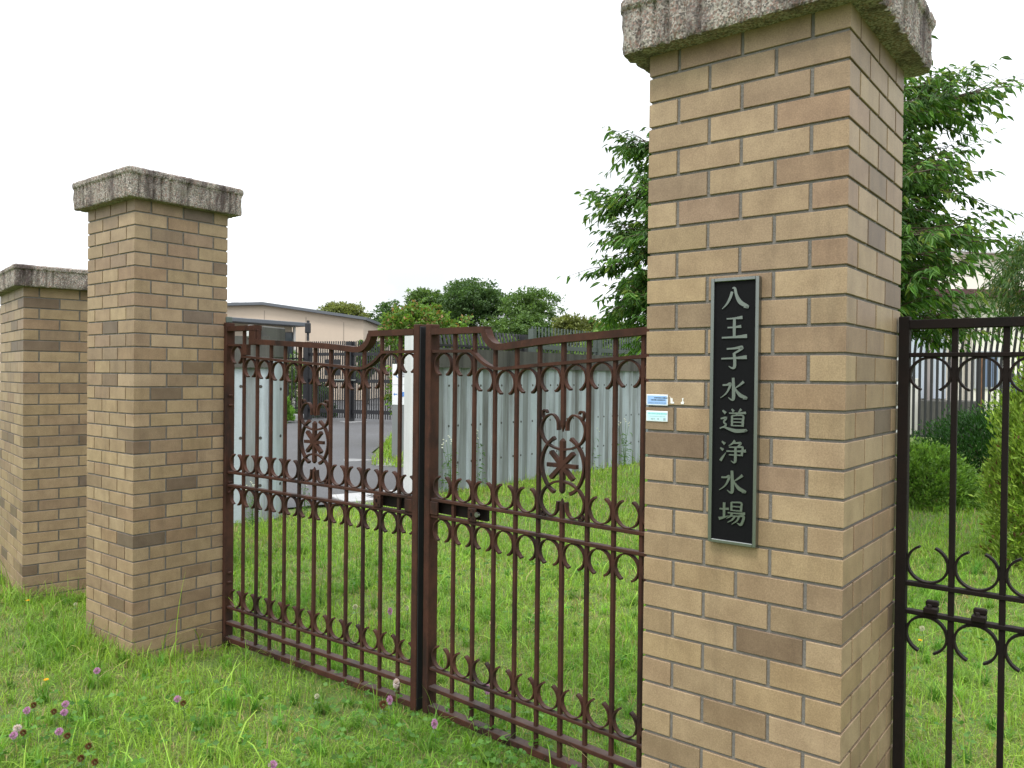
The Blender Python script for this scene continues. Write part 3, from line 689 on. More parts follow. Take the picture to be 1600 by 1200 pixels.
# grey railing on top of the long wall
def picket_fence(name, p0, p1, za, zb, pitch, bw, mat, label, rails, bend=0.0, posts=(), pw=.05, post_top=None, sweep=None, group=None, jit=0.0, zb2=None):
    p0, p1 = np.array(p0), np.array(p1); Ln = float(np.linalg.norm(p1 - p0)); g = (p1 - p0) / Ln; f = Frame(p0, g)
    root = empty(name, f.P(Ln / 2, 0, za), label, "fence" if 'gate' not in name else "gate", group)
    n = int(Ln / pitch); r = random.Random(3)
    for k in range(n + 1):
        s = k * pitch; mb = MB(); h = bw / 2
        if bend:
            zt = zb - (.9 if zb < 2.2 else .32) * (zb - za)
            f.strip(mb, [(s, za), (s, zt), (s + .0, zt + .01)], bw, -h, h)
            V = [f.P(s + a, b, zt + .0) for a, b in ((-h, -h), (h, -h), (h, h), (-h, h))] + [f.P(s + a + bend * .25, b + bend, zb) for a, b in ((-h, -h), (h, -h), (h, h), (-h, h))]
            mb.mesh(V, [(0, 1, 5, 4), (1, 2, 6, 5), (2, 3, 7, 6), (3, 0, 4, 7), (4, 5, 6, 7)])
        else: f.box(mb, (s - h, -h, za), (s + h, h, zb + jit * (r.random() - .5)), 0)
        o = mb.build("picket", mat, root)
    for (z, h, d) in rails: part(f, root, "rail", mat, lambda m: f.box(m, (-.02, -d, z - h / 2), (Ln + .02, d, z + h / 2), 0))
    for s in posts: part(f, root, "post", mat, lambda m: f.box(m, (s - pw / 2, -pw * .6, za - .1), (s + pw / 2, pw * .6, (post_top or zb) + .02), 0))
    return root, f
q0 = RW0 + (RW1 - RW0) * .02; d_ = (RW1 - RW0) / np.linalg.norm(RW1 - RW0); bk = np.array([-d_[1], d_[0]]) * .08
picket_fence("wall_top_fence", RW0 + d_ * .35 + bk, RW0 + d_ * 2.25 + bk, 1.865, 2.13, .08, .024, M['black_iron'], "short dark fence with slanting pickets on top of the long wall, left section", [(1.9, .03, .02)], bend=.09, posts=(1.86,), pw=.08, post_top=2.1)
picket_fence("wall_top_fence", RW0 + d_ * 2.42 + bk, RW0 + d_ * 8.0 + bk, 1.875, 2.26, .086, .02, M['grey_iron'], "grey green picket fence on top of the long wall, right section", [(1.95, .07, .02)], posts=(.0, 1.85, 3.7, 5.55), pw=.08, post_top=2.2)

# black sliding gate across the road
picket_fence("sliding_gate", (-6.85, 26.6), (-3.25, 25.0), .06, 2.58, .088, .030, M['black_iron'], "black steel sliding gate of thin upright bars across the road", [(2.15, .1, .03), (1.28, .11, .03), (.28, .13, .035)], posts=(0., 1.72, 3.6), pw=.2, post_top=2.54)
sg = [o for o in bpy.data.objects if o.name.startswith('sliding_gate')][-1]
sf = Frame(np.array([-6.85, 26.6]), np.array([3.6, -1.6]) / np.linalg.norm([3.6, -1.6]))
part(sf, sg, "panel", M['black_iron'], lambda m: sf.box(m, (.75, -.05, 1.45), (1.35, -.036, 1.98), .004))
part(sf, sg, "handle_bar", M['steel'], lambda m: m.tube([sf.P(1.15, -.09, 1.3), sf.P(2.0, -.09, 1.3)], .025, 8))
part(sf, sg, "post_lamp", M['black_iron'], lambda m: (sf.box(m, (-.03, -.03, 2.6), (.03, .03, 3.0), 0), sf.box(m, (-.08, -.08, 2.86), (.07, .08, 3.2), .02), sf.box(m, (-.03, -.03, 3.2), (.04, .03, 3.28), .0)))
picket_fence("picket_fence", (-8.9, 25.2), (-7.0, 26.5), .25, 2.5, .13, .03, M['black_iron'], "black picket fence with bent tops, left of the sliding gate", [(2.0, .05, .03), (.35, .05, .03)], bend=-.25, posts=(.75,), pw=.1, post_top=1.9)
pb = MB(); sfp = Frame(np.array([-8.9, 25.0]), np.array([1.9, 1.3]) / np.linalg.norm([1.9, 1.3])); sfp.box(pb, (0, -.06, -.1), (2.4, .06, .16), .01)
pbo = pb.build("low_wall", M['concrete_strip']); tag(pbo, "low concrete footing wall under the black fence left of the sliding gate", "low wall")

# black picket fence before the white building
picket_fence("picket_fence", (9.0, 19.5), (13.6, 19.9), .1, 2.9, .152, .046, M['black_iron'], "tall black picket fence with bent tops before the white building", [(2.12, .07, .03), (.12, .06, .03)], bend=-.22, posts=(.2, 2.6), pw=.07, post_top=2.1)
mb = MB(); p = at(1406, 680, 19.2); mb.tube([(p[0], 19.2, 0), (p[0], 19.2, 6.2)], [.1, .09], 12)
tag(mb.build("white_pole", M['white']), "slim white pole beside the right edge of the nearest pillar", "pole")
mb = MB(); p = at(1533, 640, 20.6); mb.tube([(p[0], 20.6, 0), (p[0] + .01, 20.6, 2.2)], [.08, .07], 8); 
M['rust'] = simple("rusty metal", (.20, .10, .055), .9, var=.6, scale=7, bmp=.3)
tag(mb.build("rusty_post", M['rust']), "rusty flaking post between the black fence and the white building", "post")

# ------------------------------------------------------------------ buildings
M['beige'] = simple("beige panel cladding", (.52, .43, .34), .8, var=.05, scale=3)
M['roofgrey'] = simple("grey blue roof edge", (.10, .11, .125), .6)
M['glass'] = simple("dark window glass", (.05, .06, .07), .12, var=.3, scale=2)
def beige():
    root = empty("beige_building", (-14, 48, 0), "low beige building with a grey roof edge beyond the black sliding gate", "building")
    Y = 46.0; X0, X1, Xr = -30.0, at(568, 500, Y)[0], at(413, 476, Y)[0]
    zr, ze = at(413, 477, Y)[2], at(568, 500, Y)[2]; zl = zr - (ze and (zr - ze)) * (Xr - X0) / (X1 - Xr) * .25
    mb = MB(); prof = [(X0, 0), (X1, 0), (X1, ze), (Xr, zr), (X0, zl)]
    mb.poly([(x, Y, z) for x, z in prof]); mb.poly([(x, Y + 22, z) for x, z in prof])
    for (a, b) in zip(prof, prof[1:] + prof[:1]): mb.poly([(a[0], Y, a[1]), (b[0], Y, b[1]), (b[0], Y + 22, b[1]), (a[0], Y + 22, a[1])])
    wl = mb.build("wall", M['beige'], root)
    sm = MB()
    for px in (413, 478, 537):
        x = at(px, 520, Y)[0]; sm.box((x, Y, 0), (1, 0, 0), (0, 1, 0), Z, (-.02, -.012, .1), (.02, -.002, float(np.interp(x, [Xr, X1], [zr, ze])) - .3), (.30, .25, .2))
    sm.build("panel_joint", M['plain'], wl)
    rf = MB(); th = .16
    for (a, b) in (((X0, zl), (Xr, zr)), ((Xr, zr), (X1 + .25, ze - .03))):
        V = [(a[0], Y - .35, a[1] + .004), (b[0], Y - .35, b[1] + .004), (b[0], Y + 22.3, b[1] + .004), (a[0], Y + 22.3, a[1] + .004)]
        V += [(x, y, z + th) for x, y, z in V]
        rf.mesh(V, [(0, 1, 2, 3), (4, 5, 6, 7), (0, 1, 5, 4), (1, 2, 6, 5), (2, 3, 7, 6), (3, 0, 4, 7)])
    r_o = rf.build("roof", M['roofgrey'], root)
    vb = MB(); p = at(374, 474, Y + 3); vb.tube([(p[0], Y + 3, p[2] - .5), (p[0], Y + 3, p[2] + .02)], .25, 12, (.5, .5, .5)); vb.tube([(p[0], Y + 3, p[2] + .02), (p[0], Y + 3, p[2] + .18)], [.5, .35], 12, (.55, .55, .55))
    vb.build("roof_vent", M['plain'], r_o)
    # annex with a projecting eave
    A, B = at(352, 500, 36.6), at(470, 512, 40.0); Ln = float(np.linalg.norm((B - A)[:2])); f = Frame(A[:2], (B - A)[:2] / Ln)
    mb = MB(); f.box(mb, (-6, .5, 0), (Ln - .15, 6, 3.86), 0); an = mb.build("annex_wall", M['beige'], root)
    mb = MB(); f.box(mb, (-6.4, -.35, 3.87), (Ln + .25, 6, 4.06), .02); mb.build("annex_eave", M['roofgrey'], root)
    pw = at(453, 522, 40.0); sw = float((pw[:2] - A[:2]) @ f.g[:2])
    w_ = MB(); f.box(w_, (sw - .32, .46, 2.3), (sw + .32, .53, 3.6), 0, (.12, .11, .10)); wo = w_.build("window", M['plain'], root)
    w_ = MB(); f.box(w_, (sw - .26, .44, 2.36), (sw + .26, .457, 3.54), 0); w_.build("pane", M['glass'], wo)
    mb = MB(); f.box(mb, (Ln - .14, .35, 0), (Ln - .04, .45, 3.86), 0, (.6, .58, .55)); mb.build("downpipe", M['plain'], root)
beige()
M['cream'] = simple("cream wall paint", (.76, .73, .64), .85, var=.08, scale=1.6, stretch=(1, 1, .3))
M['maroon'] = simple("maroon roof metal", (.075, .028, .032), .6)
M['shutter'] = simple("pale blue grey shutter", (.44, .49, .56), .5, var=.05, stretch=(1, 1, .2))
def cream():
    Y = 23.5; root = empty("cream_building", (14, Y, 0), "cream walled building with blue grey shutters behind the tall black fence", "building")
    X0 = at(1360, 600, Y)[0]; X1 = X0 + 14
    zt = at(1500, 466, Y)[2]; mb = MB(); mb.box((0, Y, 0), (1, 0, 0), (0, 1, 0), Z, (X0, 0, -.1), (X1, 9, zt)); wl = mb.build("wall", M['cream'], root)
    sm = MB()
    for k in range(24): sm.box((X0 + .55 * k + .2, Y, 0), (1, 0, 0), (0, 1, 0), Z, (-.012, -.008, .4), (.012, -.001, zt - .05), (.45, .42, .36))
    sm.build("panel_seam", M['plain'], wl)
    mb = MB(); z2 = at(1520, 440, Y)[2]; V = [(X0 - .3, Y - .5, zt), (X1, Y - .5, zt), (X1, Y + 2.49, zt + .12), (X0 - .3, Y + 2.49, zt + .12)]; V += [(x, y, z + .22) for x, y, z in V]
    mb.mesh(V, [(0, 1, 2, 3), (4, 5, 6, 7), (0, 1, 5, 4), (1, 2, 6, 5), (2, 3, 7, 6), (3, 0, 4, 7)]); mb.build("roof", M['maroon'], root)
    zu = at(1540, 398, Y + 2.5)[2]; xa = at(1497, 420, Y + 2.5)[0]
    mb = MB(); mb.box((0, Y + 2.5, 0), (1, 0, 0), (0, 1, 0), Z, (xa, 0, zt), (X1, 6, zu)); up_ = mb.build("upper_wall", M['cream'], root)
    mb = MB(); mb.box((0, Y + 2.5, zu), (1, 0, 0), (0, 1, 0), Z, (xa - .25, -.3, .003), (X1, 6, .12), bev=.02); mb.build("upper_roof", M['white'], root)
    for (px, wd, z0, z1) in ((1430, .6, .95, 3.75), (1464, .5, .95, 3.45)):
        x = at(px, 560, Y)[0]; s_ = MB(); s_.box((x, Y, 0), (1, 0, 0), (0, 1, 0), Z, (-wd / 2, -.06, z0), (wd / 2, -.004, z1), bev=.01); s_.build("shutter", M['shutter'], root)
    for (px, py, wd, hh) in ((1541, 578, .62, 1.0), (1580, 600, .5, .5)):
        c = at(px, py, Y); s_ = MB(); s_.box((c[0], Y, c[2]), (1, 0, 0), (0, 1, 0), Z, (-wd / 2 - .06, -.05, -hh / 2 - .06), (wd / 2 + .06, -.005, hh / 2 + .06), (.42, .44, .46)); wo = s_.build("window", M['plain'], root)
        s_ = MB(); s_.box((c[0], Y, c[2]), (1, 0, 0), (0, 1, 0), Z, (-wd / 2, -.06, -hh / 2), (wd / 2, -.052, hh / 2), (.16, .22, .34))
        for k in (-1, 0, 1): s_.box((c[0] + k * wd * .25, Y, c[2]), (1, 0, 0), (0, 1, 0), Z, (-.012, -.075, -hh / 2), (.012, -.062, hh / 2), (.06, .07, .09))
        s_.build("pane", M['plain'], wo)
    for px, c in ((1450, (.28, .25, .24)), (1486, (.25, .21, .2)), (1509, (.42, .38, .34))):
        x = at(px, 560, Y)[0]; mb = MB(); mb.tube([(x, Y - .12, .6), (x, Y - .12, zt - .1)], .09, 8, c); mb.build("downpipe", M['plain'], root)
    mb = MB(); x0, x1 = at(1440, 640, Y - .6)[0], at(1519, 640, Y - .6)[0]; mb.box((0, Y - .6, 0), (1, 0, 0), (0, 1, 0), Z, (x0, -.4, -.1), (x1, .55, .92), bev=.02); mb.build("concrete_plinth", M['conc_band'], root)
    mb = MB(); x0, x1 = at(1420, 640, Y - .5)[0], at(1437, 640, Y - .5)[0]; mb.box((0, Y - .5, 0), (1, 0, 0), (0, 1, 0), Z, (x0, 0, -.1), (x1, .4, 1.55), (.55, .54, .5), bev=.01); mb.build("meter_box", M['plain'], root)
cream()

# ------------------------------------------------------------------ sign and car by the road
def sign():
    Y = 14.6; c0 = at(613, 600, Y); c1 = at(660, 600, Y); x0, x1 = c0[0], c1[0]
    zt, zm, zb = at(625, 569, Y)[2], at(625, 633, Y)[2], -.1
    root = empty("guide_sign", ((x0 + x1) / 2, Y, 0), "white guide sign with blue arrows and a car symbol beside the pale wall end", "sign")
    fx = lambda px: at(px, 600, Y)[0]; fz = lambda py: at(625, py, Y)[2]
    B = lambda m, a, b, y0, y1, z0, z1, c, bev=0: m.box((0, Y, 0), (1, 0, 0), (0, 1, 0), Z, (a, y0, z0), (b, y1, z1), c, 0, bev)
    mb = MB(); B(mb, x0, x1, 0, .1, zb, zm, (.19, .20, .20), .004); mb.build("base", M['plain'], root)
    mb = MB(); B(mb, x0, x1, -.004, .104, zm + .004, zt, (.78, .79, .80), .004); bd = mb.build("board", M['plain'], root)
    mb = MB(); B(mb, x0 + .01, x1 - .01, -.006, -.0042, fz(601) - .006, fz(601) + .002, (.35, .38, .42)); blue = (.10, .25, .62)
    def arrow(px, py, ang, Ls):
        x, z = fx(px), fz(py); d = np.array([math.cos(ang), math.sin(ang)]); n = np.array([-d[1], d[0]])
        q = lambda a, b: (x + d[0] * a + n[0] * b, Y - .007, z + d[1] * a + n[1] * b)
        mb.poly([q(-Ls, -.008), q(Ls * .7, -.008), q(Ls * .7, .008), q(-Ls, .008)], blue)
        mb.poly([q(Ls, 0), q(Ls * .45, .032), q(Ls * .45, .012), q(Ls * .68, 0)], blue); mb.poly([q(Ls, 0), q(Ls * .68, 0), q(Ls * .45, -.012), q(Ls * .45, -.032)], blue)
    arrow(619, 587, R(135), .045); arrow(618, 616, R(180), .035)
    # building pictogram
    x, z = fx(632), fz(585)
    for k in range(3): B(mb, x - .035, x + .035, -.0072, -.0046, z - .05 + k * .035, z - .026 + k * .035, (.32, .33, .36))
    # car pictogram
    x, z = fx(631), fz(617)
    mb.poly([(x - .07, Y - .0075, z - .03), (x + .075, Y - .0075, z - .03), (x + .075, Y - .0075, z + .012), (x + .04, Y - .0075, z + .018), (x - .06, Y - .0075, z + .016), (x - .075, Y - .0075, z)], blue)
    mb.poly([(x - .045, Y - .0075, z + .017), (x + .035, Y - .0075, z + .019), (x + .015, Y - .0075, z + .055), (x - .02, Y - .0075, z + .055)], blue)
    for dx in (-.04, .042): mb.tube([(x + dx, Y - .0085, z - .032), (x + dx, Y - .006, z - .032)], .018, 10, blue)
    mb.build("symbol", M['plain'], bd, recalc=False)
sign()
def car():
    Y = 72.0; c = at(590, 597, Y); x = c[0]
    root = empty("parked_car", (x, Y, 0), "small pale green parked car seen through the bars of the sliding gate", "car")
    prof = [(-1.75, .3), (1.75, .3), (1.8, .75), (1.35, .95), (.95, 1.42), (-.85, 1.45), (-1.45, 1.0), (-1.78, .85)]
    def ext(name, pr, y0, y1, col, parent, mat=M['plain']):
        mb = MB(); n = len(pr); A = [(x + a, Y + y0, z) for a, z in pr]; Bq = [(x + a, Y + y1, z) for a, z in pr]
        mb.poly(A, col); mb.poly(Bq, col); [mb.poly([A[i], A[(i + 1) % n], Bq[(i + 1) % n], Bq[i]], col) for i in range(n)]
        return mb.build(name, mat, parent)
    ext("body", prof, -.75, .75, (.30, .42, .36), root)
    for pr in ([(-1.2, 1.0), (-.1, 1.0), (-.1, 1.36), (-.8, 1.36)], [(0, 1.0), (1.15, 1.0), (.85, 1.34), (0, 1.36)]): ext("window", pr, -.765, -.752, (1, 1, 1), root, M['glass'])
    for dx in (-1.1, 1.1):
        for dy in (-.74, .6):
            mb = MB(); mb.tube([(x + dx, Y + dy - .03, .3), (x + dx, Y + dy + .14, .3)], .3, 16, (.02, .02, .02)); wh = mb.build("wheel", M['plain'], root)
            mb = MB(); mb.tube([(x + dx, Y + dy - .04, .3), (x + dx, Y + dy - .032, .3)], .17, 12, (.4, .4, .4)); mb.build("rim", M['plain'], wh)
    for pr, nm, cl in (([(1.6, .62), (1.795, .62), (1.79, .76), (1.62, .8)], "headlight", (.7, .7, .68)), ([(-1.775, .7), (-1.6, .7), (-1.6, .88), (-1.77, .84)], "tail_light", (.4, .03, .03))): ext(nm, pr, -.77, -.752, cl, root)
car()

# ------------------------------------------------------------------ foliage
def leaves(P, D, Ln, Wd, col, r, droop=0.0, fold=.25):
    """folded leaves: P base points, D directions, returns V,F(tri),C"""
    n = len(P); D = D / (np.linalg.norm(D, axis=1, keepdims=True) + 1e-9)
    rnd = r.normal(size=(n, 3)); rnd[:, 2] += 1.2
    S_ = np.cross(D, rnd); S_ /= np.linalg.norm(S_, axis=1, keepdims=True) + 1e-9; U = np.cross(S_, D)
    Ln = Ln[:, None]; Wd = Wd[:, None]
    b = P; m1 = P + D * Ln * .48 + S_ * Wd / 2 + U * Wd * fold; m2 = P + D * Ln * .48 - S_ * Wd / 2 + U * Wd * fold
    mid = P + D * Ln * .5
    t = P + D * Ln; t = t - np.array([0, 0, 1]) * droop * Ln
    V = np.stack([b, m1, t, m2], 1).reshape(-1, 3)
    k = np.arange(n)[:, None] * 4
    F = np.concatenate([k + np.array([[0, 2, 1]]), k + np.array([[0, 3, 2]])]); C = np.repeat(col, 4, 0)
    return V, F, C
def leaves6(P, D, Ln, Wd, col, r, droop=0.0, fold=.22):
    """lance shaped leaves: two folded halves with a pointed tip that hangs"""
    n = len(P); D = D / (np.linalg.norm(D, axis=1, keepdims=True) + 1e-9); rnd = r.normal(size=(n, 3)) * .8; rnd[:, 2] += 1.3
    S_ = np.cross(D, rnd); S_ /= np.linalg.norm(S_, axis=1, keepdims=True) + 1e-9; U = np.cross(S_, D); Ln = Ln[:, None]; Wd = Wd[:, None]; pts = []
    for (t, wf) in ((0, 0), (.28, .85), (.58, .92), (.82, .42), (1.0, 0)):
        c = P + D * Ln * t - np.array([0, 0, 1]) * droop * Ln * t * t
        if wf == 0: pts.append(c)
        else: pts += [c, c + S_ * Wd / 2 * wf + U * Wd * fold * wf, c - S_ * Wd / 2 * wf + U * Wd * fold * wf]
    V = np.stack(pts, 1).reshape(-1, 3); k = np.arange(n)[:, None] * 11; T = []
    for sd in (1, 2): T += [[0, 1, 1 + sd], [1, 4, 4 + sd], [1, 4 + sd, 1 + sd], [4, 7, 7 + sd], [4, 7 + sd, 4 + sd], [7, 10, 7 + sd]]
    return V, np.concatenate([k + np.array([t]) for t in T]), np.repeat(col, 11, 0)
def cols(n, r, a, b, sd=.12, tips=None, tipfrac=0.0):
    t = r.random((n, 1)); c = np.array(a) * (1 - t) + np.array(b) * t; c = c * np.exp(r.normal(0, sd, (n, 1)))
    if tips is not None:
        m = r.random(n) < tipfrac; c[m] = np.array(tips) * np.exp(r.normal(0, sd, (m.sum(), 1)))
    return c
def branchy(base, tops, r0, parent, mat=None, name="trunk", n=7):
    mb = MB()
    for path, rr in tops: mb.tube(path, rr, n)
    return mb.build(name, mat or M['bark'], parent, smooth=True)
def crown_tree(name, label, cat, base, H, cr, cz, ch, nleaf, size, ca, cb, seed, group=None, lobes=9, tips=None, tipfrac=0, fill=.55, gap=.0, flat=.7):
    """broad tree: lobed crown of leaf clumps on limbs"""
    r = np.random.default_rng(seed); base = np.array(base, float)
    root = empty(name, base, label, cat, group)
    lob = []
    for k in range(lobes):
        a = 2 * math.pi * k / lobes + r.uniform(-.4, .4); e = r.uniform(-.75, .95); q = math.sqrt(max(0, 1 - e * e * .8))
        lob.append((np.array([cr * .62 * q * math.cos(a), cr * .62 * q * math.sin(a), cz + ch * .6 * e]), r.uniform(.30, .48) * cr))
    lob.append((np.array([0, 0, cz + ch * .55]), cr * .42)); lob.append((np.array([0, 0, cz]), cr * .6))
    tops = [([base, base + [0, 0, H * .25], base + [.03 * H, 0, cz * .9]], [H * .028 + .03, H * .022 + .02, H * .012 + .01])]
    for (c, rad) in lob[:-1]: tops.append(([base + [0, 0, max(.2, cz - ch * r.uniform(.5, .9))], base + c * [.5, .5, 0] + [0, 0, (c[2] + cz - ch * .4) / 2], base + c], [H * .012 + .008, H * .008 + .005, .006]))
    branchy(base, tops, 0, root)
    per = [int(nleaf * l[1] ** 2 / sum(q[1] ** 2 for q in lob)) for l in lob]; Ps, Ds, Cs = [], [], []
    for (c, rad), n in zip(lob, per):
        ncl = max(6, n // 26); d = r.normal(size=(ncl, 3)); d /= np.linalg.norm(d, axis=1, keepdims=True)
        rr = rad * (fill + (1 - fill) * r.random((ncl, 1)) ** .6) * (1 + .18 * r.normal(size=(ncl, 1)))
        cen = c + d * rr * [1, 1, flat]
        tone = np.exp(r.normal(0, .16, ncl)); 
        k = r.integers(0, ncl, n); p = cen[k] + r.normal(0, rad * .13, (n, 3)) * [1, 1, .6]
        Ps.append(base + p); dd = d[k] + r.normal(0, .7, (n, 3)) + [0, 0, .15]; Ds.append(dd)
        Cs.append(cols(n, r, ca, cb, .13, tips, tipfrac) * tone[k][:, None])
    P, D, C = map(np.concatenate, (Ps, Ds, Cs)); n = len(P)
    V, F, C4 = leaves(P, D, size * r.uniform(.7, 1.35, n), size * r.uniform(.4, .7, n), C, r, .15)
    np_mesh("crown", V, F, C4, M['leaf'], root); return root

DG, MG, OG = ((.048, .098, .034), (.092, .160, .050)), ((.070, .135, .036), (.130, .210, .060)), ((.12, .145, .042), (.19, .215, .07))
far = [ # px, py_top, half width px, py_bottom, depth, colours, seed, label
 (446, 467, 22, 490, 74, MG, 1, "small round tree top just above the grey roof of the beige building"),
 (540, 465, 42, 520, 66, OG, 2, "olive tinged tree right of the end of the beige building"),
 (606, 462, 40, 540, 60, DG, 3, "dark tree between the olive tree and the red tipped bush"),
 (676, 437, 40, 540, 66, MG, 4, "airy tree behind the red tipped bush"),
 (742, 425, 56, 545, 60, DG, 5, "tallest dark green tree of the far row"),
 (824, 445, 62, 545, 56, MG, 6, "broad mid green tree right of the tallest dark tree"),
 (905, 490, 42, 548, 52, OG, 7, "low olive tree at the right end of the far row"),
 (968, 500, 40, 556, 50, MG, 8, "low green tree close behind the left edge of the nearest pillar"),
]
for (px, pt_, hw, pb_, Y, (ca, cb), sd_, lab) in far:
    top = at(px, pt_, Y); cr = hw / FPX * Y * 1.22; zb_ = 1.2; cz = (top[2] + zb_) / 2; chh_ = (top[2] - zb_) / 2
    crown_tree("broadleaf_tree", lab, "tree", (top[0], Y, 0), top[2], cr, cz, chh_ * 1.05, 26000, .22 * Y / 60, ca, cb, sd_, "trees beyond the road", lobes=11, flat=.75)
# tree mass filling in low behind (understorey shrubs, each its own)
BG = ((.11, .20, .045), (.22, .32, .085))
for i, (px, pt_, hw, Y, cc_, lab) in enumerate([(575, 520, 26, 40, MG, "green shrub between the beige building and the red tipped bush"), (655, 505, 40, 42, DG, "dark shrub behind the red tipped bush"), (792, 508, 26, 16.5, BG, "leafy shrub behind the slanting pickets on the long wall"), (752, 520, 22, 16, MG, "smaller shrub left of the slanting picket fence post"), (862, 512, 36, 17.5, BG, "wide shrub behind the grey green wall fence"), (930, 510, 42, 18.5, BG, "bright shrub behind the middle of the wall fence"), (985, 516, 34, 19.5, MG, "shrub behind the right end of the wall fence")]):
    top = at(px, pt_, Y); cr = hw / FPX * Y
    crown_tree("shrub", lab, "shrub", (top[0], Y, 0), top[2], cr, top[2] * .58, top[2] * .5, 6000, .085 * Y / 22 + .025, *cc_, 40 + i, "shrubs beyond the wall", lobes=9)
# photinia with reddish tips behind the sign
t = at(668, 466, 17.5)
crown_tree("photinia_bush", "tall green bush with reddish brown shoots behind the white sign", "bush", (t[0], 17.5, 0), t[2], 1.12, 1.75, 1.6, 17000, .10, (.075, .16, .025), (.16, .26, .05), 61, lobes=14, tips=(.24, .15, .06), tipfrac=.15, flat=1.0)

# the leafy tree behind the near pillar: trunk, limbs, tiers of leafy sprays
def cherry():
    r = np.random.default_rng(12); base = np.array([3.0, 9.0, 0.0]); root = empty("cherry_tree", base, "leafy green tree with drooping pointed leaves behind the nearest brick pillar", "tree")
    mb = MB(); mb.tube([base + [0, 0, -.1], base + [.03, 0, 1.2], base + [0, .05, 2.6], base + [.05, 0, 3.9], base + [.02, 0, 5.0]], [.14, .11, .085, .05, .012], 10)
    Ps, Ds, Ts, Sz = [], [], [], []; tw = MB()
    nl = 150
    for k in range(nl):
        h = 2.02 + 4.0 * ((k + .5) / nl) ** 1.2; az = k * 2.39996 + r.uniform(-.3, .3)
        e = np.clip((h - 2.0) / 4.4, 0, 1); rad = 2.22 * (1 - .05 * (1 - e)) * math.sqrt(max(.03, 1 - (max(0, e - .32) / .72) ** 2)) * r.uniform(.72, 1.06)
        if e < .06: rad *= .86
        d = np.array([math.cos(az), math.sin(az), 0]); p0 = base + [0, 0, h - .25]
        tip = p0 + d * rad + np.array([0, 0, .25 + .32 * rad * (.2 + e) - .12 * rad])
        midp = p0 + d * rad * .5 + np.array([0, 0, .22 * rad * .5 + .14])
        if (tip[2] > 4.75 and d[0] < -.15) or tip[2] > 5.75 or (tip[2] > 5.2 and rad > 1.9): continue
        if d[0] > .4: tip = p0 + (tip - p0) * .9
        if d[0] < -.35: tip = p0 + (tip - p0) * .86
        if (tip[2] - 1.35) / tip[1] > (.30 if tip[0] / tip[1] < .27 else .425): continue
        path = catmull([p0, midp, tip], 7); mb.tube(path, np.linspace(.032, .005, len(path)), 6)
        n_sp = int(12 + 12 * rad)
        for j in range(n_sp):
            u = r.uniform(.12, 1.0) ** .75; q = path[min(int(u * (len(path) - 1)), len(path) - 1)]
            sa = az + r.choice([-1, 1]) * r.uniform(.2, 1.4); sd2 = np.array([math.cos(sa), math.sin(sa), r.uniform(-.3, .4)])
            sl = r.uniform(.28, .62) * (.7 + .4 * u); e2 = q + sd2 * sl + [0, 0, -.05 * sl]
            tw.tube([q, (q + e2) / 2 + [0, 0, .03], e2], [.006, .004, .002], 4, caps=False)
            nlv = int(r.integers(11, 20)); t_ = np.linspace(.12, 1.05, nlv)[:, None]
            side = np.cross(sd2, [0, 0, 1]); side /= np.linalg.norm(side); sg_ = np.where(np.arange(nlv) % 2, 1, -1)[:, None]
            Ps.append(q + (e2 - q) * t_ + r.normal(0, .015, (nlv, 3)))
            Ds.append(sd2 * .8 + side * sg_ * .75 + np.array([0, 0, -.55]) + r.normal(0, .28, (nlv, 3)))
            Ts.append(np.full(nlv, math.exp(r.normal(0, .18)))); Sz.append(np.full(nlv, 1.0))
    tr = mb.build("trunk", M['bark'], root, smooth=True); tw.build("twigs", M['twig'], root)
    P, D = np.concatenate(Ps), np.concatenate(Ds); T = np.concatenate(Ts); n = len(P)
    C = cols(n, r, (.042, .110, .020), (.100, .205, .038), .15, (.18, .26, .05), .12) * T[:, None]
    V, F, C4 = leaves6(P, D, r.uniform(.075, .135, n), r.uniform(.030, .046, n), C, r, .25)
    np_mesh("crown", V, F, C4, M['leaf'], root)
cherry()
# slender-leaved tree at the right edge
def willow():
    r = np.random.default_rng(31); base = np.array([9.25, 13.6, 0.]); root = empty("slender_leaved_tree", base, "slender leaved tree at the right edge, before the cream building", "tree")
    mb = MB(); mb.tube([base, base + [.02, 0, 1.5], base + [0, 0, 3.6]], [.09, .07, .02], 8); Ps, Ds, Ts = [], [], []
    for k in range(240):
        d = r.normal(size=3); d /= np.linalg.norm(d); c = base + np.array([0, 0, 3.35]) + d * np.array([1.0, 1.0, .95]) * r.uniform(.55, 1.0)
        if k % 5 == 0: mb.tube([base + [0, 0, r.uniform(2.2, 3.3)], c], [.018, .004], 5)
        n = 42; u = r.random((n, 1)); tl = d * [.25, .25, 0] + np.array([0, 0, -.42])
        Ps.append(c + tl * u + r.normal(0, .06, (n, 3))); Ds.append(np.array([0, 0, -.8]) + d * .5 + r.normal(0, .45, (n, 3))); Ts.append(np.full(n, math.exp(r.normal(0, .2))))
    mb.build("trunk", M['bark'], root, smooth=True); P, D, T = map(np.concatenate, (Ps, Ds, Ts)); n = len(P)
    C = cols(n, r, (.035, .085, .02), (.085, .15, .035), .15, (.17, .17, .05), .08) * T[:, None]
    V, F, C4 = leaves(P, D, r.uniform(.09, .15, n), r.uniform(.02, .032, n), C, r, .1); np_mesh("crown", V, F, C4, M['leaf'], root)
willow()
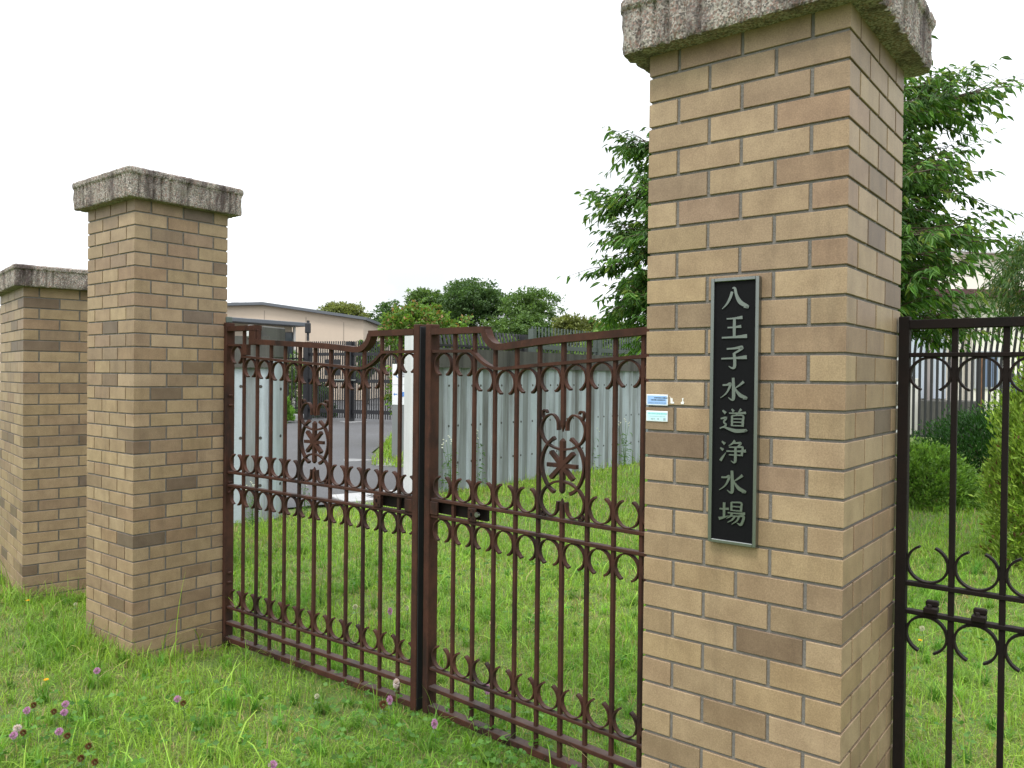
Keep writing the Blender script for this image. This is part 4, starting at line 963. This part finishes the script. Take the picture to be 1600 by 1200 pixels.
def mound(name, label, cat, c, rx, ry, h, n, size, ca, cb, seed, up_bias=.5, tips=None, tf=0, clump=.16, power=1.0, spiky=.0, group=None, aspect=.5):
    r = np.random.default_rng(seed); c = np.array(c, float); root = empty(name, c, label, cat, group)
    mb = MB()
    for k in range(26):
        a = r.uniform(0, 6.28); e = r.uniform(.2, .85); q = c + np.array([rx * .8 * e * math.cos(a), ry * .8 * e * math.sin(a), h * math.sqrt(max(.05, 1 - e * e)) * .85]); mb.tube([c + [0, 0, -.05], (c + q) / 2 + [0, 0, h * .08], q], [.016, .010, .004], 5)
    mb.build("stems", M['twig'], root)
    ncl = n // 22; d = r.normal(size=(ncl, 3)); d[:, 2] = np.abs(d[:, 2]) * 1.1 - .12; d /= np.linalg.norm(d, axis=1, keepdims=True)
    bumpy = 1 + .10 * np.sin(5 * d[:, :1] * 3 + seed) * np.cos(4 * d[:, 1:2] * 3) + .05 * r.normal(size=(ncl, 1))
    lay = 1 - .42 * r.random((ncl, 1)) ** 2.2
    cen = c + np.sign(d) * np.abs(d) ** power * bumpy * lay * [rx, ry, h]; tone = np.exp(r.normal(0, .2, ncl))
    k = r.integers(0, ncl, n); p = cen[k] + r.normal(0, clump * .35, (n, 3)) * [rx, ry, h * .8]; p[:, 2] = np.maximum(p[:, 2], c[2] + .02)
    D = d[k] + r.normal(0, .6, (n, 3)) + np.array([0, 0, up_bias])
    C = cols(n, r, ca, cb, .14, tips, tf) * tone[k][:, None]
    V, F, C4 = leaves(p, D, size * r.uniform(.7, 1.4, n), size * aspect * r.uniform(.7, 1.3, n), C, r); np_mesh("foliage", V, F, C4, M['leaf'], root)
mound("azalea_bush", "rounded light green azalea bush on the lawn behind the railing post", "bush", (5.2, 10.1, -.05), .70, .6, .70, 16000, .05, (.09, .19, .03), (.19, .32, .06), 71)
mound("dark_conifer_bush", "dark green spreading conifer bush behind the light azalea", "bush", (6.95, 11.2, -.05), 1.35, .9, 1.10, 30000, .06, (.014, .050, .011), (.034, .098, .019), 72, aspect=.3)
mound("golden_conifer", "tall yellow green conifer bush at the right edge behind the railing", "bush", (4.83, 6.75, -.05), .62, .6, 1.72, 42000, .052, (.15, .26, .035), (.31, .43, .07), 73, up_bias=.9, tips=(.13, .07, .03), tf=.05, clump=.13, power=.75, aspect=.35)
for i, (px, py, Y, rr, hh, cc_, lab) in enumerate([(436, 652, 24.8, .42, .75, ((.10, .22, .03), (.18, .34, .06)), "bright tuft of tall weeds under the black fence left of the sliding gate"), (496, 640, 28.0, .55, 1.2, DG, "dark hedge bush just inside the sliding gate"), (450, 560, 29.0, .8, 2.3, MG, "tall hedge bush behind the black fence left of the sliding gate")]):
    p = at(px, py, Y); mound("weed_tuft" if i == 0 else "hedge_bush", lab, "weeds" if i == 0 else "bush", (p[0], Y, 0), rr, rr, hh, 5000, .10, *cc_, 80 + i, up_bias=1.2 if i == 0 else .5, aspect=.25 if i == 0 else .5)
#--GRASS--
# ------------------------------------------------------------------ grass, clover and flowers
def in_quad(x, y, C, d1, d2, Wd, m=.0):
    a = (x - C[0]) * d1[0] + (y - C[1]) * d1[1]; b = (x - C[0]) * d2[0] + (y - C[1]) * d2[1]
    return (a > -m) & (a < Wd + m) & (b > -m) & (b < Wd + m)
def behind_line(x, y, p, q):   # left of p->q
    return (q[0] - p[0]) * (y - p[1]) - (q[1] - p[1]) * (x - p[0]) > 0
def keep(x, y):
    k = ~(in_quad(x, y, C0, dL, dR, W, -.004) | in_quad(x, y, C1, dL, dR, W, -.004) | in_quad(x, y, C2, eL, eR, W2, -.004))
    k &= ~behind_line(x, y, np.array([-2.55, 8.62]), np.array([-1.3, 9.95])) | (x > -1.3)
    k &= ~((x > -1.35) & (x < 6.7) & behind_line(x, y, RW0, RW1))
    k &= ~((x < -2.5) & behind_line(x, y, np.array([-4.9, 7.75]), np.array([-2.5, 8.42])))
    return k
def fnoise(x, y): return .5 + .25 * (hsh(x, y, .9) + hsh(x + 3.1, y - 1.7, 2.3) * .7 + hsh(x - 5, y + 2, 5.1) * .5)
def scatter(y0, y1, dens, r, xr=(-6, 9), keepf=keep):
    A = (xr[1] - xr[0]) * (y1 - y0); n = int(A * dens); x = r.uniform(*xr, n); y = r.uniform(y0, y1, n)
    u = x / np.maximum(y, .1); m = (u > -.72 - .5 / y) & (u < .70 + .6 / y) & keepf(x, y)
    return x[m], y[m]
def grass(name, zones, label, mask=None):
    Vs, Fs, Cs = [], [], []; base = 0
    for (y0, y1, dens, h, wd, seg, sd_) in zones:
        r = np.random.default_rng(sd_); x, y = scatter(y0, y1, dens, r, keepf=mask or keep)
        cl = fnoise(x * 1.0, y * 1.0); c2 = fnoise(x * 3 + 7, y * 3 - 2)
        m = r.random(len(x)) < np.clip(.6 + .7 * c2, .5, 1); x, y, cl, c2 = x[m], y[m], cl[m], c2[m]; n = len(x)
        hh = h * (.55 + .75 * c2) * np.exp(r.normal(0, .35, n)); az = r.uniform(0, 2 * math.pi, n); bend = np.abs(r.normal(.85, .5, n)); ww = wd * r.uniform(.6, 1.3, n)
        # taller tufts hug the pillars
        for (C, a, b, Wd) in ((C0, dL, dR, W), (C1, dL, dR, W), (C2, eL, eR, W2)):
            near_ = in_quad(x, y, C, a, b, Wd, .13); hh = np.where(near_, hh * 1.9, hh)
        off_ = (x - C0[0]) * dR[0] + (y - C0[1]) * dR[1]; al_ = (x - C0[0]) * dL[0] + (y - C0[1]) * dL[1]
        hh = np.where((off_ > -.1) & (off_ < .75) & (al_ > W) & (al_ < 3.55), hh * .85, hh)
        d = np.stack([np.cos(az), np.sin(az)], 1); sdv = np.stack([-np.sin(az), np.cos(az)], 1)
        z0 = gz(x, y) - .01; V = np.zeros((n, 2 * seg + 1, 3))
        for k in range(seg + 1):
            t = k / seg; th = bend * t * 1.5
            rr = hh * t * np.sin(np.clip(th * .75, 0, 1.5)); zz = hh * t * np.cos(np.clip(th * .75, 0, 1.75))
            wk = ww * (1 - t ** 1.8) / 2 * (1 if k < seg else 0); cx = x + d[:, 0] * rr; cy = y + d[:, 1] * rr
            if k < seg:
                V[:, 2 * k] = np.stack([cx - sdv[:, 0] * wk, cy - sdv[:, 1] * wk, z0 + zz], 1); V[:, 2 * k + 1] = np.stack([cx + sdv[:, 0] * wk, cy + sdv[:, 1] * wk, z0 + zz], 1)
            else: V[:, 2 * seg] = np.stack([cx, cy, z0 + zz], 1)
        nv = 2 * seg + 1; k0 = base + np.arange(n)[:, None] * nv; tri = []
        for k in range(seg - 1): tri += [[2 * k, 2 * k + 1, 2 * k + 3], [2 * k, 2 * k + 3, 2 * k + 2]]
        tri.append([2 * seg - 2, 2 * seg - 1, 2 * seg])
        F = np.concatenate([k0 + np.array([t]) for t in tri]); base += n * nv
        t = np.clip(cl + r.normal(0, .22, n), 0, 1)[:, None]
        C = np.array([.132, .278, .030]) * (1 - t) + np.array([.270, .400, .060]) * t
        C *= np.exp(r.normal(0, .24, (n, 1)))
        dry = r.random(n) < .07 + .20 * (c2 < .42); C[dry] = np.array([.33, .27, .13]) * np.exp(r.normal(0, .2, (dry.sum(), 1)))
        Vs.append(V.reshape(-1, 3)); Fs.append(F); Cs.append(np.repeat(C, nv, 0))
    o = np_mesh(name, np.concatenate(Vs), np.concatenate(Fs), np.concatenate(Cs), M['grass']); o['kind'] = 'stuff'; o['label'] = label; o['category'] = "grass"; return o
grass("grass", [(1.6, 3.2, 11500, .054, .0040, 4, 1), (3.2, 5.2, 8500, .054, .0043, 3, 2), (5.2, 8.0, 3600, .062, .0065, 3, 3), (8.0, 12.5, 1100, .095, .0095, 2, 4), (12.5, 20, 330, .12, .014, 2, 5)], "bright green rough grass around the gate and pillars")
grass("grass", [(12.8, 20, 700, .14, .016, 2, 21)], "bright grass verge round the foot of the white sign", mask=lambda x, y: (x > -2.45 - .1 * (y - 14)) & (x < -1.1) & (y > 13.2 - (x + 2) * .8) & (x < -2.2 + (20 - y) * .2))
# long arching blades in the foreground
grass("grass", [(1.6, 4.8, 150, .17, .006, 5, 11), (4.8, 9, 50, .2, .008, 4, 12)], "long arching grass blades standing out of the rough lawn")
def tufts():
    r = np.random.default_rng(77); x, y = scatter(1.7, 7.0, 26, r); nb = 26; n = len(x)
    X = np.repeat(x, nb) + r.normal(0, .012, n * nb); Y = np.repeat(y, nb) + r.normal(0, .012, n * nb); big = np.repeat(r.uniform(.6, 1.35, n), nb); tone = np.repeat(np.exp(r.normal(0, .2, n)), nb); yel = np.repeat(r.random(n), nb)
    N_ = n * nb; az = r.uniform(0, 6.283, N_); h = .10 * big * r.uniform(.5, 1.2, N_); bd = np.abs(r.normal(1.0, .45, N_)); seg = 5; V = np.zeros((N_, 2 * seg + 1, 3)); ww = .0052 * r.uniform(.6, 1.3, N_)
    z0 = gz(X, Y) - .008; px_, pz_ = np.zeros(N_), np.zeros(N_)
    for k in range(seg + 1):
        t = k / seg; cx = X + np.cos(az) * px_; cy = Y + np.sin(az) * px_; wk = ww * (1 - t ** 1.6) / 2
        if k < seg:
            V[:, 2 * k] = np.stack([cx + np.sin(az) * wk, cy - np.cos(az) * wk, z0 + pz_], 1); V[:, 2 * k + 1] = np.stack([cx - np.sin(az) * wk, cy + np.cos(az) * wk, z0 + pz_], 1)
        else: V[:, 2 * seg] = np.stack([cx, cy, z0 + pz_], 1)
        th = .12 + bd * t * 1.9; px_ = px_ + h / seg * 1.2 * np.sin(th); pz_ = np.maximum(pz_ + h / seg * 1.2 * np.cos(th), -.0)
    nv = 2 * seg + 1; k0 = np.arange(N_)[:, None] * nv; tri = [[2 * seg - 2, 2 * seg - 1, 2 * seg]]
    for k in range(seg - 1): tri += [[2 * k, 2 * k + 1, 2 * k + 3], [2 * k, 2 * k + 3, 2 * k + 2]]
    F = np.concatenate([k0 + np.array([t]) for t in tri]); c = np.array([.075, .215, .024]) * (1 - yel[:, None]) + np.array([.19, .34, .045]) * yel[:, None]; c = c * tone[:, None] * np.exp(r.normal(0, .14, (N_, 1)))
    o = np_mesh("grass", V.reshape(-1, 3), F, np.repeat(c, nv, 0), M['grass']); tag(o, "arching tufts of meadow grass standing in the rough lawn", "grass", kind="stuff")
tufts()
def clover_cover():
    r = np.random.default_rng(5); Vs, Fs, Cs = [], [], []; b = 0
    cen = [ground(px, py, .03) for px, py in ((480, 1180), (540, 1150), (620, 1170), (790, 1140), (860, 1150), (830, 1110), (60, 1190), (150, 1180), (115, 1150), (560, 1090), (720, 1180), (300, 1130), (980, 1190), (1100, 1020), (640, 900), (850, 980), (900, 900), (780, 880), (1450, 1150), (1500, 1000), (760, 800), (700, 805), (900, 780))]
    P, Rr, Yv = [], [], []
    for c in cen:
        n = 24; rad = .15 + .02 * c[1]; q = r.normal(0, rad, (n, 2)); x, y = c[0] + q[:, 0], c[1] + q[:, 1]; m = keep(x, y); x, y = x[m], y[m]
        P.append(np.stack([x, y, gz(x, y) + r.uniform(.05, .13, len(x))], 1))
    P = np.concatenate(P); n = len(P)
    for k in range(3):
        a = r.uniform(0, 6.28, n) * 0 + (np.arange(n) * 1.3) + k * 2.094; D = np.stack([np.cos(a), np.sin(a), np.full(n, .22)], 1) + r.normal(0, .1, (n, 3))
        s_ = r.uniform(.014, .026, n); V, F, C = leaves(P, D, s_ * 1.25, s_, cols(n, r, (.06, .165, .025), (.11, .23, .04), .15), r, .1, .12)
        Vs.append(V); Fs.append(F + b); Cs.append(C); b += len(V)
    o = np_mesh("clover", np.concatenate(Vs), np.concatenate(Fs), np.concatenate(Cs), M['leaf']); o['kind'] = 'stuff'; o['label'] = "patches of clover leaves growing in the grass"; o['category'] = "clover"
clover_cover()
def flower_head(c, rad, ca, cb, n, seed, parent, squash=.95):
    r = np.random.default_rng(seed); d = r.normal(size=(n, 3)); d[:, 2] += .25; d /= np.linalg.norm(d, axis=1, keepdims=True)
    P = np.array(c) + d * rad * .35 * [1, 1, squash]; C = cols(n, r, ca, cb, .14)
    V, F, C4 = leaves(P, d + r.normal(0, .15, (n, 3)), np.full(n, rad * .70), np.full(n, rad * .21), C, r, 0, .3); return np_mesh("flower_head", V, F, C4, M['petal'], parent)
def stem(a, b, parent, rad=.0016, mid=None):
    mb = MB(); a, b = np.array(a), np.array(b); mb.tube(catmull([a, (a + b) / 2 + np.array([.012, 0, .01]), b], 4), rad, 5, (.09, .16, .03)); return mb.build("stem", M['plain'], parent, smooth=True)
def proto_clover(kind):
    root = empty("clover_flower", (0, 0, 0)); hz = .15
    stem((0, 0, -.02), (.01, 0, hz), root)
    if kind == 'pink': flower_head((.01, 0, hz), .019, (.42, .17, .42), (.68, .42, .66), 210, 1, root)
    elif kind == 'pale': flower_head((.01, 0, hz), .020, (.60, .46, .55), (.75, .68, .70), 210, 2, root)
    elif kind == 'white': flower_head((.01, 0, hz), .012, (.50, .48, .38), (.62, .60, .50), 160, 4, root)
    else: flower_head((.01, 0, hz), .017, (.10, .04, .02), (.20, .09, .04), 160, 3, root)
    mb = MB(); 
    for a in (0, 2.1, 4.2):
        d = np.array([math.cos(a), math.sin(a), .1]); s_ = np.array([-d[1], d[0], 0]); p = np.array([.008, 0, hz - .028])
        mb.poly([p, p + d * .010 + s_ * .005, p + d * .021, p + d * .010 - s_ * .005], (.06, .15, .03))
    mb.build("leaf", M['plain'], root, recalc=False)
    return root
FL = [ # px, py, kind, label
 (152, 1048, 'pink', "pink clover flower on its own below the middle pillar"),
 (103, 1100, 'pink', "largest pink clover flower at lower left"),
 (101, 1113, 'pink', "small pink clover head just under the largest one at lower left"),
 (43, 1110, 'pink', "pink clover flower touching a brown withered head at lower left"),
 (28, 1138, 'pale', "pale whitish pink clover flower by the left edge of the photo"),
 (22, 1149, 'pink', "pinkish clover flower lowest by the left edge"),
 (93, 1143, 'pink', "pink clover flower above a small withered bud at lower left"),
 (278, 1092, 'pink', "pink clover flower with a brown head beside it, right of the lower left group"),
 (427, 1195, 'pink', "pink clover flower cut by the bottom edge"),
 (620, 1068, 'pale', "pale pink clover flower in front of the far leaf's bottom rail"),
 (610, 1094, 'pink', "small pink clover flower left of the gate stiles"),
 (680, 1131, 'pink', "pink clover flower right below the gate stiles"),
 (762, 1077, 'pink', "pink clover flower before the lower rings of the near gate leaf"),
 (610, 955, 'pink', "pink clover flower behind the lower bars of the far gate leaf"),
 (53, 1102, 'brown', "dark brown withered clover head touching a pink flower at lower left"),
 (85, 1112, 'brown', "brown withered clover head left of the largest pink flower"),
 (37, 1145, 'brown', "brown withered clover head beside the pale flower by the left edge"),
 (106, 1150, 'brown', "small brown withered clover head right of a pink one at lower left"),
 (139, 1166, 'brown', "dark withered clover head, topmost of three near the bottom edge"),
 (127, 1185, 'brown', "reddish withered clover head, left of three near the bottom edge"),
 (149, 1191, 'brown', "brown withered clover head, lowest of three near the bottom edge"),
 (287, 1099, 'brown', "brown withered clover head attached to the pink flower right of the group"),
 (598, 1101, 'brown', "orange brown withered clover head left of the gate stiles"),
 (118, 944, 'white', "white flower in the grass between the left and middle pillars"),
 (495, 1088, 'white', "whitish clover head in the grass before the far gate leaf"),
 (554, 948, 'white', "white clover head behind the far gate leaf, left of two"),
 (637, 950, 'white', "white clover head behind the far gate leaf, close to the stile"),
 (1440, 982, 'white', "white clover head on the lawn behind the railing"),
]
protos = {k: proto_clover(k) for k in ('pink', 'pale', 'white', 'brown')}; used = set()
rf_ = random.Random(4)
for (px, py, kind, lab) in FL:
    p = ground(px, py, .13); o = protos[kind] if kind not in used else copy_tree(protos[kind]); used.add(kind)
    zg = float(gz(p[0], p[1])); o.location = (p[0] - .01, p[1], zg); k = (.13 - zg) / .15; q_ = .62 if (600 < px < 800 and kind != 'brown') else 1.0; o.scale = (k * q_, k * q_, k); o.rotation_euler.z = 0
    tag(o, lab, "clover flower", "clover flowers in the grass")
def proto_yellow():
    root = empty("yellow_flower", (0, 0, 0)); stem((0, 0, -.02), (0, 0, .1), root, .0013); r = np.random.default_rng(9); n = 40; a = np.linspace(0, 12.56, n)
    P = np.stack([.002 * np.cos(a), .002 * np.sin(a), np.full(n, .1)], 1); D = np.stack([np.cos(a), np.sin(a), r.uniform(.1, .5, n)], 1)
    V, F, C = leaves(P, D, r.uniform(.008, .013, n), np.full(n, .0042), cols(n, r, (.75, .36, .01), (.85, .50, .02), .05), r, 0, .1); np_mesh("flower_head", V, F, C, M['petal'], root); return root
ye = proto_yellow()
for i, (px, py, lab) in enumerate([(72, 1065, "yellow flower in the grass left of the middle pillar's foot"), (43, 944, "orange yellow flower at the foot of the leftmost pillar"), (1438, 985, "yellow flower on the lawn behind the railing")]):
    p = ground(px, py, .09); o = ye if i == 0 else copy_tree(ye); zg = float(gz(p[0], p[1])); o.location = (p[0], p[1], zg); tag(o, lab, "yellow flower", "yellow flowers in the grass")
# fleabane stems by the foot of the long wall
def fleabane():
    root = empty("fleabane", (0, 0, 0)); mb = MB(); r = np.random.default_rng(2); heads = []
    for k in range(4):
        t = np.array([r.uniform(-.13, .13), r.uniform(-.1, .1), r.uniform(.45, .75)]); mb.tube(catmull([(0, 0, -.03), t * [.3, .3, .5], t], 4), [.004] * 4 + [.003] * 4 + [.0025], 5, (.07, .14, .03))
        heads += [t, t + [r.uniform(-.05, .05), r.uniform(-.04, .04), -r.uniform(.02, .06)], t + [r.uniform(-.06, .06), 0, .02]]
    mb.build("stem", M['plain'], root, smooth=True)
    n = 90; P = np.stack([r.uniform(-.1, .1, n), r.uniform(-.08, .08, n), r.uniform(.02, .55, n)], 1); D = r.normal(size=(n, 3)) * [1, 1, .3]
    V, F, C = leaves(P, D, r.uniform(.04, .09, n), r.uniform(.012, .02, n), cols(n, r, (.06, .15, .025), (.12, .23, .05)), r, .2); np_mesh("foliage", V, F, C, M['leaf'], root)
    Vs, Fs, Cs = [], [], []; b = 0
    for h in heads:
        a = np.linspace(0, 6.28, 14)[:-1]; D = np.stack([np.cos(a), np.sin(a) * .8 - .4, .6 * np.ones(13) + .4 * np.sin(a)], 1); V, F, C = leaves(np.repeat([h], 13, 0), D, np.full(13, .016), np.full(13, .009), np.full((13, 3), .75), r, 0, .05); Vs.append(V); Fs.append(F + b); Cs.append(C); b += len(V)
    np_mesh("flower_head", np.concatenate(Vs), np.concatenate(Fs), np.concatenate(Cs), M['petal'], root); return root
fb = fleabane()
for i, (px, py, sc, lab) in enumerate([(705, 768, 1.0, "white flowered weed at the wall foot nearest the gate stiles"), (745, 758, 1.15, "white flowered weed at the wall foot, second from the gate stiles"), (800, 745, 1.1, "white flowered weed at the wall foot left of the emblem"), (862, 738, .95, "white flowered weed at the wall foot seen through the emblem"), (925, 730, 1.0, "white flowered weed at the wall foot right of the emblem"), (975, 726, 1.1, "white flowered weed at the wall foot nearest the brick pillar"), (400, 822, .62, "white flowered weed in front of the short concrete wall"), (480, 800, .55, "white flowered weed at the edge of the road behind the far gate leaf")]):
    p = ground(px, py, -.05); o = fb if i == 0 else copy_tree(fb); o.location = (p[0], p[1] - .1, float(gz(p[0], p[1]))); o.scale = (sc,) * 3; o.rotation_euler.z = i * 1.1; tag(o, lab, "weed", "white flowered weeds along the walls")
